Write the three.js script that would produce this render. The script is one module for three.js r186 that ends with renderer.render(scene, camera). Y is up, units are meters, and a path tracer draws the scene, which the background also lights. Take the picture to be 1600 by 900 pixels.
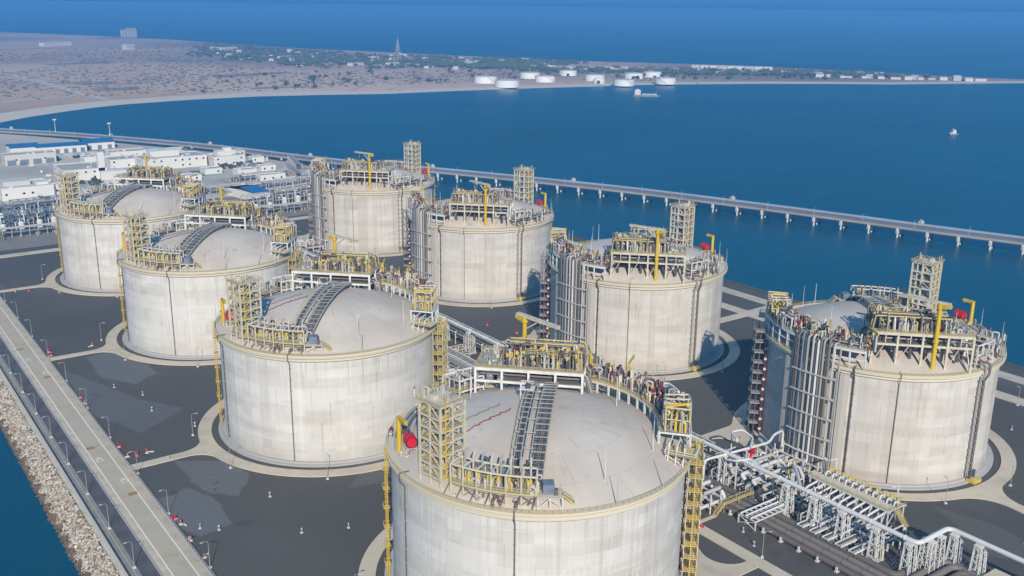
import * as THREE from 'three';

// ---------------------------------------------------------------- camera, sky, sun, haze, exposure
const scene = new THREE.Scene();
const camera = new THREE.PerspectiveCamera(32.7755, 16 / 9, 1, 120000);
{
  const pitch = 0.279977, roll = 0.0117311, yaw = 0.630568;
  const fh = new THREE.Vector3(Math.sin(yaw), 0, -Math.cos(yaw));
  const right0 = new THREE.Vector3(Math.cos(yaw), 0, Math.sin(yaw));
  const fwd = fh.clone().multiplyScalar(Math.cos(pitch)).add(new THREE.Vector3(0, -Math.sin(pitch), 0));
  const up0 = fh.clone().multiplyScalar(Math.sin(pitch)).add(new THREE.Vector3(0, Math.cos(pitch), 0));
  const c = Math.cos(roll), s = Math.sin(roll);
  const right = right0.clone().multiplyScalar(c).addScaledVector(up0, s);
  const up = up0.clone().multiplyScalar(c).addScaledVector(right0, -s);
  camera.position.set(-163.870, 166.801, 210.565);
  camera.quaternion.setFromRotationMatrix(new THREE.Matrix4().makeBasis(right, up, fwd.clone().negate()));
  camera.updateMatrixWorld();
}
const SUN = new THREE.Vector3(-0.49 * 0.872, 0.489, 0.872 * 0.872).normalize();
{
  const w = 512, h = 256, data = new Float32Array(w * h * 4);
  const zen = [0.075, 0.17, 0.38], mid = [0.03, 0.275, 0.585], hor = [0.065, 0.228, 0.565], below = [0.04, 0.15, 0.30];
  for (let y = 0; y < h; y++) for (let x = 0; x < w; x++) {
    const el = (y + 0.5) / h * Math.PI - Math.PI / 2, az = (x + 0.5) / w * 2 * Math.PI - Math.PI;
    const e = Math.sin(el), o = (y * w + x) * 4;
    const d = [Math.cos(el) * Math.cos(az), e, Math.cos(el) * Math.sin(az)];
    const cs = d[0] * SUN.x + d[1] * SUN.y + d[2] * SUN.z;
    const glow = 0.45 * Math.pow(Math.max(0, cs), 5);
    for (let k = 0; k < 3; k++) {
      let v;
      if (e < 0) v = below[k];
      else { const a = Math.min(1, e / 0.25), b = Math.max(0, Math.min(1, (e - 0.25) / 0.75)); v = hor[k] + (mid[k] - hor[k]) * a; v += (zen[k] - mid[k]) * b; }
      data[o + k] = v * (1 + glow * [1.25, 1, 0.8][k]);
    }
    data[o + 3] = 1;
  }
  const t = new THREE.DataTexture(data, w, h, THREE.RGBAFormat, THREE.FloatType);
  t.mapping = THREE.EquirectangularReflectionMapping; t.magFilter = THREE.LinearFilter; t.minFilter = THREE.LinearFilter;
  t.needsUpdate = true;
  scene.background = t; scene.environment = t;
}
const sun = new THREE.DirectionalLight(new THREE.Color(1.0, 0.935, 0.835), 4.4);
sun.position.copy(SUN).multiplyScalar(1500);
sun.castShadow = true;
sun.shadow.mapSize.set(4096, 4096);
Object.assign(sun.shadow.camera, { left: -700, right: 700, top: 700, bottom: -700, near: 10, far: 4000 });
scene.add(sun); scene.add(sun.target);
scene.fog = new THREE.FogExp2(new THREE.Color(0.17, 0.52, 1.0), 0.00018);
const renderer = new THREE.WebGLRenderer({ antialias: true });
renderer.setSize(1024, 576);
renderer.toneMapping = THREE.LinearToneMapping;
renderer.toneMappingExposure = 1.05;
renderer.shadowMap.enabled = true;

// ---------------------------------------------------------------- helpers
let seed = 12345;
const rnd = () => { seed = (seed * 1664525 + 1013904223) >>> 0; return seed / 4294967296; };
const rr = (a, b) => a + (b - a) * rnd();
const pick = a => a[Math.floor(rnd() * a.length)];
const D2R = Math.PI / 180;
const V = (x, y, z) => new THREE.Vector3(x, y, z);
const pol = (deg, r, y) => [r * Math.cos(deg * D2R), y, r * Math.sin(deg * D2R)];
class MB {
  constructor() { this.p = []; this.n = []; this.u = []; this.i = []; }
  get empty() { return !this.i.length; }
  vert(p, n, u = 0, v = 0) { this.p.push(p[0], p[1], p[2]); this.n.push(n[0], n[1], n[2]); this.u.push(u, v); return this.p.length / 3 - 1; }
  hexa(c, a, b, d) { // centre and three half axes
    for (const [n, s, t] of [[a, b, d], [b, d, a], [d, a, b]]) for (const g of [1, -1]) {
      const l = Math.hypot(...n) || 1, nn = n.map(x => g * x / l);
      const ls = Math.hypot(...s), lt = Math.hypot(...t);
      const k = [[-1, -1], [1, -1], [1, 1], [-1, 1]].map(([x, y]) => this.vert([0, 1, 2].map(q => c[q] + g * n[q] + x * s[q] + y * t[q]), nn, x * ls, y * lt));
      if (g > 0) this.i.push(k[0], k[1], k[2], k[0], k[2], k[3]); else this.i.push(k[0], k[2], k[1], k[0], k[3], k[2]);
    }
    return this;
  }
  box(x, y, z, sx, sy, sz, ry = 0) { // centre, sizes, turn (towards +z from +x is positive)
    const c = Math.cos(ry), s = Math.sin(ry);
    return this.hexa([x, y, z], [sx / 2 * c, 0, sx / 2 * s], [0, sy / 2, 0], [-sz / 2 * s, 0, sz / 2 * c]);
  }
  bar(a, b, w, h = w) {
    const d = V(b[0] - a[0], b[1] - a[1], b[2] - a[2]), L = d.length(); if (L < 1e-6) return this; d.normalize();
    let s = Math.abs(d.y) > 0.98 ? V(1, 0, 0) : V(0, 1, 0).cross(d).normalize();
    const t = d.clone().cross(s).normalize();
    s = t.clone().cross(d).normalize();
    return this.hexa([(a[0] + b[0]) / 2, (a[1] + b[1]) / 2, (a[2] + b[2]) / 2], d.multiplyScalar(L / 2).toArray(), s.multiplyScalar(w / 2).toArray(), t.multiplyScalar(h / 2).toArray());
  }
  cyl(a, b, r0, r1 = r0, seg = 8, cap = true) {
    const d = V(b[0] - a[0], b[1] - a[1], b[2] - a[2]).normalize();
    const s = (Math.abs(d.y) > 0.9 ? V(1, 0, 0) : V(0, 1, 0)).cross(d).normalize(), t = d.clone().cross(s);
    const ring = (c, r, n) => { const k = []; for (let j = 0; j < seg; j++) { const f = j / seg * 2 * Math.PI, x = Math.cos(f), y = Math.sin(f), q = [s.x * x + t.x * y, s.y * x + t.y * y, s.z * x + t.z * y]; k.push(this.vert([c[0] + q[0] * r, c[1] + q[1] * r, c[2] + q[2] * r], n || q, j / seg, 0)); } return k; };
    const A = ring(a, r0), B = ring(b, r1);
    for (let j = 0; j < seg; j++) { const m = (j + 1) % seg; this.i.push(A[j], A[m], B[m], A[j], B[m], B[j]); }
    if (cap) {
      const n = d.toArray(), ne = n.map(x => -x), B2 = ring(b, r1, n), A2 = ring(a, r0, ne);
      for (let j = 1; j < seg - 1; j++) { this.i.push(B2[0], B2[j], B2[j + 1]); this.i.push(A2[0], A2[j + 1], A2[j]); }
    }
    return this;
  }
  pipe(pts, r, seg = 8, bend = 0) {
    if (bend) pts = rounded(pts, bend);
    const P = pts.map(p => V(...p)), n = P.length; let prev = null, s = null;
    for (let k = 0; k < n; k++) {
      const d0 = k ? P[k].clone().sub(P[k - 1]).normalize() : null, d1 = k < n - 1 ? P[k + 1].clone().sub(P[k]).normalize() : null;
      const d = d0 && d1 ? d0.clone().add(d1).normalize() : (d0 || d1);
      if (!s) s = (Math.abs(d.y) > 0.9 ? V(1, 0, 0) : V(0, 1, 0)).cross(d).normalize();
      else s = s.sub(d.clone().multiplyScalar(s.dot(d))).normalize();
      const t = d.clone().cross(s), k2 = [];
      const str = d0 && d1 ? Math.min(1.6, 1 / Math.max(0.5, d0.dot(d))) : 1;
      for (let j = 0; j < seg; j++) { const f = j / seg * 2 * Math.PI, q = s.clone().multiplyScalar(Math.cos(f)).addScaledVector(t, Math.sin(f)); k2.push(this.vert([P[k].x + q.x * r * (str > 1.02 ? (1 + str) / 2 : 1), P[k].y + q.y * r, P[k].z + q.z * r], q.toArray(), j / seg, k)); }
      if (prev) for (let j = 0; j < seg; j++) { const m = (j + 1) % seg; this.i.push(prev[j], prev[m], k2[m], prev[j], k2[m], k2[j]); }
      else for (let j = 1; j < seg - 1; j++) this.i.push(k2[0], k2[j + 1], k2[j]);
      if (k === n - 1) for (let j = 1; j < seg - 1; j++) this.i.push(k2[0], k2[j], k2[j + 1]);
      prev = k2;
    }
    return this;
  }
  ball(c, r, seg = 8, sy = 1, y0 = -1) { // y0 > -1 cuts it to a dome
    const rows = Math.max(3, seg >> 1), g = [];
    for (let a = 0; a <= rows; a++) { const f = Math.asin(Math.max(-1, y0)) + (Math.PI / 2 - Math.asin(Math.max(-1, y0))) * a / rows, row = []; for (let b = 0; b < seg; b++) { const h = b / seg * 2 * Math.PI, q = [Math.cos(f) * Math.cos(h), Math.sin(f), Math.cos(f) * Math.sin(h)]; row.push(this.vert([c[0] + r * q[0], c[1] + r * sy * q[1], c[2] + r * q[2]], q)); } g.push(row); }
    for (let a = 0; a < rows; a++) for (let b = 0; b < seg; b++) { const m = (b + 1) % seg; this.i.push(g[a][b], g[a + 1][b], g[a + 1][m], g[a][b], g[a + 1][m], g[a][m]); }
    return this;
  }
  lathe(prof, seg = 96, uScale = 1, planar = 0, a0 = 0, a1 = 360, c = [0, 0, 0]) { // each profile step gets its own flat-shaded band; profile goes so that the outside lies on its right
    let vacc = 0;
    for (let k = 0; k < prof.length - 1; k++) {
      const [r0, y0, nr0, ny0] = prof[k], [r1, y1, nr1, ny1] = prof[k + 1], L = Math.hypot(r1 - r0, y1 - y0);
      const nn = [(y1 - y0) / L, -(r1 - r0) / L], m0 = nr0 !== undefined ? [nr0, ny0] : nn, m1 = nr1 !== undefined ? [nr1, ny1] : nn;
      let p = null;
      for (let j = 0; j <= seg; j++) {
        const f = (a0 + (a1 - a0) * j / seg) * D2R, x = Math.cos(f), z = Math.sin(f);
        const u0 = planar ? r0 * x / planar : j / seg * uScale, v0 = planar ? r0 * z / planar : vacc, u1 = planar ? r1 * x / planar : j / seg * uScale, v1 = planar ? r1 * z / planar : vacc + L;
        const q = [this.vert([c[0] + r0 * x, c[1] + y0, c[2] + r0 * z], [m0[0] * x, m0[1], m0[0] * z], u0, v0), this.vert([c[0] + r1 * x, c[1] + y1, c[2] + r1 * z], [m1[0] * x, m1[1], m1[0] * z], u1, v1)];
        if (p) this.i.push(p[0], p[1], q[1], p[0], q[1], q[0]);
        p = q;
      }
      vacc += L;
    }
    return this;
  }
  arcBar(r, w, y, h, a0, a1, step = 3) { // a bar along an arc: radial width w, height h, centred on r and y
    const prof = [[r + w / 2, y - h / 2], [r + w / 2, y + h / 2], [r - w / 2, y + h / 2], [r - w / 2, y - h / 2], [r + w / 2, y - h / 2]];
    const seg = Math.max(1, Math.round(Math.abs(a1 - a0) / step));
    this.lathe(prof, seg, 1, 0, a0, a1);
    for (const a of [a0, a1]) { const b = a === a0 ? -1 : 1, f = a * D2R, n = [-Math.sin(f) * b, 0, Math.cos(f) * b], k = prof.slice(0, 4).map(([rr_, yy]) => this.vert(pol(a, rr_, yy), n)); this.i.push(...(b < 0 ? [k[0], k[2], k[1], k[0], k[3], k[2]] : [k[0], k[1], k[2], k[0], k[2], k[3]])); }
    return this;
  }
  slab(poly, y0, y1, holes = [], us = 1) { // poly: [x, z] outline
    const c2 = poly.map(p => new THREE.Vector2(p[0], p[1])), h2 = holes.map(h => h.map(p => new THREE.Vector2(p[0], p[1])));
    if (THREE.ShapeUtils.isClockWise(c2)) c2.reverse();
    h2.forEach(h => { if (!THREE.ShapeUtils.isClockWise(h)) h.reverse(); });
    const tri = THREE.ShapeUtils.triangulateShape(c2, h2), all = [...c2, ...h2.flat()];
    const b = all.map(p => this.vert([p.x, y1, p.y], [0, 1, 0], p.x / us, p.y / us));
    for (const t of tri) this.i.push(b[t[0]], b[t[2]], b[t[1]]);
    if (y0 < y1) for (const ring of [c2, ...h2]) for (let j = 0; j < ring.length; j++) {
      const a = ring[j], d = ring[(j + 1) % ring.length], l = Math.hypot(d.x - a.x, d.y - a.y) || 1, n = [(d.y - a.y) / l, 0, -(d.x - a.x) / l];
      const k = [this.vert([a.x, y0, a.y], n, 0, 0), this.vert([d.x, y0, d.y], n, l / us, 0), this.vert([d.x, y1, d.y], n, l / us, (y1 - y0) / us), this.vert([a.x, y1, a.y], n, 0, (y1 - y0) / us)];
      this.i.push(k[0], k[2], k[1], k[0], k[3], k[2]);
    }
    return this;
  }
  geo() {
    const g = new THREE.BufferGeometry();
    g.setAttribute('position', new THREE.BufferAttribute(new Float32Array(this.p), 3));
    g.setAttribute('normal', new THREE.BufferAttribute(new Float32Array(this.n), 3));
    g.setAttribute('uv', new THREE.BufferAttribute(new Float32Array(this.u), 2));
    g.setIndex(new THREE.BufferAttribute(new Uint32Array(this.i), 1));
    return g;
  }
  mesh(name, mat, parent) { const m = new THREE.Mesh(this.geo(), mat); m.name = name; m.castShadow = m.receiveShadow = true; if (parent) parent.add(m); return m; }
}
function rounded(pts, rad, n = 4) {
  const out = [pts[0]];
  for (let k = 1; k < pts.length - 1; k++) {
    const a = V(...pts[k - 1]), b = V(...pts[k]), c = V(...pts[k + 1]), u = a.clone().sub(b), v = c.clone().sub(b);
    const r = Math.min(rad, u.length() * 0.45, v.length() * 0.45), s = b.clone().addScaledVector(u.normalize(), r), e = b.clone().addScaledVector(v.normalize(), r);
    for (let j = 0; j <= n; j++) { const t = j / n; out.push([0, 1, 2].map(q => (1 - t) * (1 - t) * s.getComponent(q) + 2 * t * (1 - t) * b.getComponent(q) + t * t * e.getComponent(q))); }
  }
  out.push(pts[pts.length - 1]);
  return out;
}
const taken = {};
function numbered(name) { const k = taken[name] = (taken[name] ?? -1) + 1; return k ? `${name}_${String(k).padStart(3, '0')}` : name; }
function tag(o, label, category, group) { o.userData = { label, category }; if (group) o.userData.group = group; return o; }
function group(name) { const g = new THREE.Group(); g.name = name; return g; }
function stand(o, x, y, z, turn, label, category, grp) { // a finished thing set down in the scene under a free number
  o.name = numbered(o.name.replace(/_\d+$/, '')); o.position.set(x, y, z); o.rotation.set(0, turn, 0); tag(o, label, category, grp); scene.add(o); return o;
}
function maker(proto) { let used = false; return () => { if (!used) { used = true; return proto; } return proto.clone(); }; }
const PIX = new THREE.Matrix4(); camera.updateProjectionMatrix(); PIX.multiplyMatrices(camera.projectionMatrix, camera.matrixWorld.clone().invert());
const nth = k => `${k}${k % 100 > 10 && k % 100 < 14 ? 'th' : ['th', 'st', 'nd', 'rd'][k % 10] || 'th'}`;
function fromLeft(list) { // things alike in look: their place in the row, counted as one sees them from the front
  const by = {}; for (const o of list) (by[o.userData.label] ??= []).push(o);
  for (const a of Object.values(by)) { if (a.length < 2) continue; a.sort((p, q) => p.position.clone().applyMatrix4(PIX).x - q.position.clone().applyMatrix4(PIX).x).forEach((o, k) => { o.userData.label += k ? k === a.length - 1 ? ', rightmost of its kind' : `, ${nth(k + 1)} from the left` : ', leftmost of its kind'; }); }
}
function struct(mb, name, mat) { const m = mb.mesh(numbered(name), mat, scene); m.userData = { kind: 'structure' }; return m; }
function stuff(o) { o.userData = { ...o.userData, kind: 'stuff' }; return o; }

// ---------------------------------------------------------------- textures and materials
function canvasTex(w, h, draw, srgb = true, rep = [1, 1]) {
  const c = document.createElement('canvas'); c.width = w; c.height = h;
  draw(c.getContext('2d'), w, h);
  const t = new THREE.CanvasTexture(c); if (srgb) t.colorSpace = THREE.SRGBColorSpace;
  t.wrapS = t.wrapT = THREE.RepeatWrapping; t.repeat.set(...rep); t.anisotropy = 8; t.magFilter = THREE.LinearFilter;
  return t;
}
const gray = (v, a = 1) => `rgba(${v | 0},${v | 0},${v | 0},${a})`;
function blotches(g, w, h, n, rmin, rmax, cols, amax) { // soft irregular tone patches that wrap round the edges
  for (let k = 0; k < n; k++) {
    const x = rnd() * w, y = rnd() * h, r = rr(rmin, rmax), c = pick(cols), a = rnd() * amax, sx = rr(0.6, 1.6);
    for (const ox of [-w, 0, w]) for (const oy of [-h, 0, h]) {
      if (x + ox + r * 2 < 0 || x + ox - r * 2 > w || y + oy + r * 2 < 0 || y + oy - r * 2 > h) continue;
      g.save(); g.translate(x + ox, y + oy); g.scale(sx, 1);
      const q = g.createRadialGradient(0, 0, 0, 0, 0, r); q.addColorStop(0, `rgba(${c},${a})`); q.addColorStop(0.6, `rgba(${c},${a * 0.6})`); q.addColorStop(1, `rgba(${c},0)`);
      g.fillStyle = q; g.fillRect(-r, -r, 2 * r, 2 * r); g.restore();
    }
  }
}
function grain(g, w, h, n, cols, amax, smax = 2) { for (let k = 0; k < n; k++) { g.fillStyle = `rgba(${pick(cols)},${rnd() * amax})`; const s = rr(0.6, smax); g.fillRect(rnd() * w, rnd() * h, s, s); } }

// poured concrete shell: lifts, formwork bays, streaks (u once round the tank, v from foot to rim)
const shellTex = (bay) => canvasTex(2048, 1024, (g, w, h) => {
  g.fillStyle = bay ? 'rgb(208,202,193)' : 'rgb(212,208,201)'; g.fillRect(0, 0, w, h);
  blotches(g, w, h, 150, 40, 200, bay ? ['192,182,168', '224,217,207', '202,191,177'] : ['196,188,178', '228,224,218', '206,197,185'], 0.34);
  blotches(g, w, h, 260, 8, 70, ['168,160,150', '236,233,228', '178,166,150'], 0.30);
  const lifts = 11, bays = bay ? 40 : 56;
  for (let l = 0; l < lifts; l++) {
    const y0 = l * h / lifts, hh = h / lifts;
    g.fillStyle = `rgba(${rnd() < 0.5 ? '172,163,152' : '238,233,226'},${rr(0.03, bay ? 0.13 : 0.17)})`; g.fillRect(0, y0, w, hh);
    for (let b = 0; b < bays; b++) {
      const x0 = b * w / bays, bw = w / bays; if (rnd() < 0.62) { g.fillStyle = `rgba(${rnd() < 0.55 ? '164,155,144' : '243,239,233'},${rr(0.02, 0.17)})`; const m = rr(0, 5), top = rnd() < 0.4 ? hh * rr(0.1, 0.5) : 0; g.fillRect(x0 + m, y0 + top, bw * (rnd() < 0.2 ? 2 : 1) - 2 * m, hh - top); }
      if (rnd() < 0.5) { g.fillStyle = `rgba(150,142,132,${rr(0.02, 0.14)})`; g.fillRect(x0, y0, 1.3, hh); }
    }
    g.fillStyle = `rgba(138,130,120,${rr(0.10, 0.30)})`; g.fillRect(0, y0, w, 1.5);
  }
  for (let b = 0; b < bays; b++) if (rnd() < (bay ? 0.75 : 0.3)) { g.fillStyle = `rgba(${rnd() < 0.5 ? '150,141,130' : '240,234,226'},${rr(0.04, bay ? 0.2 : 0.14)})`; g.fillRect(b * w / bays, 0, w / bays * (rnd() < 0.5 ? 1 : 0.5), h); }
  for (let k = 0; k < 30; k++) { const x = rnd() * w, y = rr(0.35, 0.8) * h; g.fillStyle = `rgba(150,142,132,${rr(0.04, 0.14)})`; for (let j = 0; j < 7; j++) g.fillRect(x + j * 14, y, 9, rr(20, 60)); }
  for (let k = 0; k < 900; k++) { const x = rnd() * w, y = rnd() < 0.5 ? 0 : rnd() * h * 0.7, l = rr(40, 520), ww = rr(0.8, 4.5); const q = g.createLinearGradient(0, y, 0, y + l), c = rnd() < 0.6 ? '120,110,98' : '244,241,236', a = rr(0.04, 0.22); q.addColorStop(0, `rgba(${c},${a})`); q.addColorStop(1, `rgba(${c},0)`); g.fillStyle = q; g.fillRect(x, y, ww, l); }
  for (let k = 0; k < 24; k++) { const x = rnd() * w; g.fillStyle = `rgba(${rnd() < 0.5 ? '242,239,234' : '168,158,146'},${rr(0.08, 0.24)})`; g.fillRect(x, 0, rr(2, 10), h); }
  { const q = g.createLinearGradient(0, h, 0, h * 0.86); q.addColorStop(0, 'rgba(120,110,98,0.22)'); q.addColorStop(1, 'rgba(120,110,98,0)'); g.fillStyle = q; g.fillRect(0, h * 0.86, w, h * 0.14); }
  grain(g, w, h, 60000, ['120,112,104', '245,243,240'], 0.10, 2.4);
});
const wallTex = shellTex(false), bayTex = shellTex(true);
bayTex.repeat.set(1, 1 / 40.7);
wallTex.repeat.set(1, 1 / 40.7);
const wallBump = canvasTex(2048, 512, (g, w, h) => {
  g.fillStyle = gray(150); g.fillRect(0, 0, w, h);
  for (let l = 0; l < 11; l++) { g.fillStyle = gray(95); g.fillRect(0, l * h / 11, w, 1.5); for (let b = 0; b < 64; b++) { g.fillStyle = gray(rr(140, 160)); g.fillRect((b + (l % 2) * 0.5) * w / 64 + 1, l * h / 11 + 2, w / 64 - 2, h / 11 - 2); } }
  grain(g, w, h, 30000, ['110,110,110', '190,190,190'], 0.2, 2);
}, false);
wallBump.repeat.set(1, 1 / 40.7);
const domeTex = canvasTex(1024, 1024, (g, w, h) => {
  g.fillStyle = 'rgb(214,203,190)'; g.fillRect(0, 0, w, h);
  blotches(g, w, h, 200, 20, 150, ['194,184,170', '228,218,206', '200,187,170', '226,213,198'], 0.5);
  blotches(g, w, h, 160, 3, 22, ['166,156,144', '240,232,222', '150,140,128'], 0.4);
  for (let k = 0; k < 150; k++) { const a = rnd() * 6.28, r0 = rr(120, 430), r1 = r0 + rr(20, 130); g.strokeStyle = `rgba(${rnd() < 0.65 ? '130,120,108' : '244,238,230'},${rr(0.06, 0.26)})`; g.lineWidth = rr(0.8, 5); g.beginPath(); g.moveTo(w / 2 + Math.cos(a) * r0, h / 2 + Math.sin(a) * r0); g.lineTo(w / 2 + Math.cos(a + 0.01) * r1, h / 2 + Math.sin(a + 0.01) * r1); g.stroke(); }
  for (const r of [150, 290, 400]) { g.strokeStyle = 'rgba(130,120,108,0.22)'; g.lineWidth = 1.6; g.beginPath(); g.arc(w / 2, h / 2, r, 0, 6.3); g.stroke(); }
  for (let k = 0; k < 24; k++) { const a = k / 24 * 6.283; g.strokeStyle = 'rgba(130,120,108,0.14)'; g.lineWidth = 1.3; g.beginPath(); g.moveTo(w / 2 + Math.cos(a) * 150, h / 2 + Math.sin(a) * 150); g.lineTo(w / 2 + Math.cos(a) * 500, h / 2 + Math.sin(a) * 500); g.stroke(); }
  for (let k = 0; k < 70; k++) { g.strokeStyle = `rgba(${rnd() < 0.6 ? '150,142,134' : '222,218,212'},${rr(0.08, 0.3)})`; g.lineWidth = rr(0.8, 2.4); g.beginPath(); const a = rnd() * 6.28, r0 = rr(60, 420), x = w / 2 + Math.cos(a) * r0, y = h / 2 + Math.sin(a) * r0; g.moveTo(x, y); g.lineTo(x + Math.cos(a) * rr(20, 110), y + Math.sin(a) * rr(20, 110)); g.stroke(); }
  grain(g, w, h, 50000, ['140,132,124', '226,222,218'], 0.14, 2.2);
});
const steelTex = canvasTex(256, 256, (g, w, h) => {
  g.fillStyle = gray(236); g.fillRect(0, 0, w, h);
  blotches(g, w, h, 60, 8, 50, ['205,198,186', '255,255,255', '214,204,190'], 0.4); grain(g, w, h, 2500, ['150,130,105', '255,255,255'], 0.25, 3);
}, true, [0.12, 0.12]);
const roadTex = canvasTex(1024, 1024, (g, w, h) => { // 48 m to a side
  g.fillStyle = 'rgb(206,193,172)'; g.fillRect(0, 0, w, h);
  blotches(g, w, h, 130, 20, 140, ['170,163,152', '206,199,188', '160,152,142', '196,186,170'], 0.4);
  for (let k = 0; k < 8; k++) { g.fillStyle = `rgba(110,104,98,${rr(0.08, 0.28)})`; g.fillRect(0, k * h / 8, w, 2); }
  for (let k = 0; k < 26; k++) { g.strokeStyle = `rgba(70,66,62,${rr(0.05, 0.22)})`; g.lineWidth = rr(1, 5); g.beginPath(); const x = rnd() * w, y = rnd() * h; g.moveTo(x, y); g.quadraticCurveTo(x + rr(-40, 40), y + 60, x + rr(-30, 30), y + rr(60, 220)); g.stroke(); }
  blotches(g, w, h, 40, 4, 16, ['96,90,84'], 0.35);
  grain(g, w, h, 42000, ['128,120,112', '222,216,206'], 0.18, 2.4);
});
const noiseTex = canvasTex(512, 512, (g, w, h) => { g.fillStyle = gray(226); g.fillRect(0, 0, w, h); blotches(g, w, h, 160, 10, 80, ['190,186,180', '250,250,248', '206,200,192'], 0.4); grain(g, w, h, 20000, ['150,145,140', '255,255,255'], 0.2, 2.2); });

const std = (r, g, b, rough = 0.6, metal = 0, extra = {}) => new THREE.MeshStandardMaterial({ color: new THREE.Color(r, g, b), roughness: rough, metalness: metal, ...extra });
const M = {
  wall: std(0.97, 0.95, 0.925, 0.9, 0, { map: wallTex, bumpMap: wallBump, bumpScale: 0.06 }),
  wallBay: std(0.95, 0.92, 0.885, 0.9, 0, { map: bayTex, bumpMap: wallBump, bumpScale: 0.06 }),
  rim: std(0.93, 0.825, 0.655, 0.75, 0, { map: noiseTex }),
  slab: std(0.62, 0.59, 0.54, 0.9, 0, { map: noiseTex }),
  dome: std(0.88, 0.845, 0.80, 0.92, 0, { map: domeTex }),
  white: std(0.86, 0.84, 0.80, 0.5, 0, { map: steelTex }),
  cream: std(0.74, 0.66, 0.50, 0.55, 0, { map: steelTex }),
  grate: std(0.42, 0.40, 0.35, 0.8, 0, { map: steelTex }),
  yellow: std(0.78, 0.52, 0.02, 0.45, 0, { map: steelTex }),
  rail: std(0.68, 0.535, 0.22, 0.55, 0, { map: steelTex }),
  valve: std(0.62, 0.44, 0.07, 0.5),
  grey: std(0.43, 0.405, 0.37, 0.5, 0, { map: steelTex }),
  galv: std(0.60, 0.575, 0.535, 0.5, 0, { map: steelTex }),
  dark: std(0.085, 0.08, 0.08, 0.6),
  mid: std(0.225, 0.195, 0.165, 0.6, 0, { map: steelTex }),
  brown: std(0.165, 0.135, 0.115, 0.7, 0, { map: steelTex }),
  pipe: std(0.78, 0.77, 0.75, 0.4, 0, { map: steelTex }),
  red: std(0.60, 0.012, 0.02, 0.4),
  maroon: std(0.23, 0.03, 0.045, 0.5),
  blue: std(0.06, 0.20, 0.48, 0.6, 0, { map: steelTex }),
  slate: std(0.20, 0.25, 0.32, 0.6, 0, { map: steelTex }),
  orange: std(0.52, 0.29, 0.11, 0.85, 0, { map: noiseTex }),
  paint: std(0.88, 0.85, 0.79, 0.8, 0, { map: noiseTex }),
  road: std(0.92, 0.90, 0.88, 0.93, 0, { map: roadTex }),
  roadDark: std(0.42, 0.42, 0.43, 0.93, 0, { map: roadTex }),
  glass: std(0.03, 0.035, 0.04, 0.2),
  plaster: std(0.96, 0.92, 0.85, 0.9, 0, { map: noiseTex }),
  plaster2: std(0.78, 0.74, 0.67, 0.9, 0, { map: noiseTex }),
  roof: std(0.60, 0.56, 0.51, 0.9, 0, { map: noiseTex }),
  blueRoof: std(0.03, 0.20, 0.45, 0.6, 0, { map: noiseTex }),
};
// ---------------------------------------------------------------- the storage tanks and what stands on their roofs
// Angles on a tank: degrees in the plan, from +x towards +z, for the tanks along the shore road; those along the bay stand turned half round.
const RIM = 43.6, S = 140.249, T = 170.29;
const RC = (42.9 * 42.9 + 100) / 20;
const domeY = r => (r < 42.9 ? 43.4 + Math.sqrt(RC * RC - r * r) - (RC - 10) : RIM);
const NTH = ['front', 'second', 'third', 'rear'];
const tanks = [];
for (let j = 0; j < 2; j++) for (let i = 0; i < 4; i++) tanks.push({ row: j, i, x: j * T, z: -i * S, turn: j * Math.PI, desc: j ? `${NTH[i]} tank beside the bay` : `${NTH[i]} tank beside the long road` });
const at = (t, deg, r) => { const a = deg + t.row * 180; return [t.x + r * Math.cos(a * D2R), t.z + r * Math.sin(a * D2R), -a * D2R]; };

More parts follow.
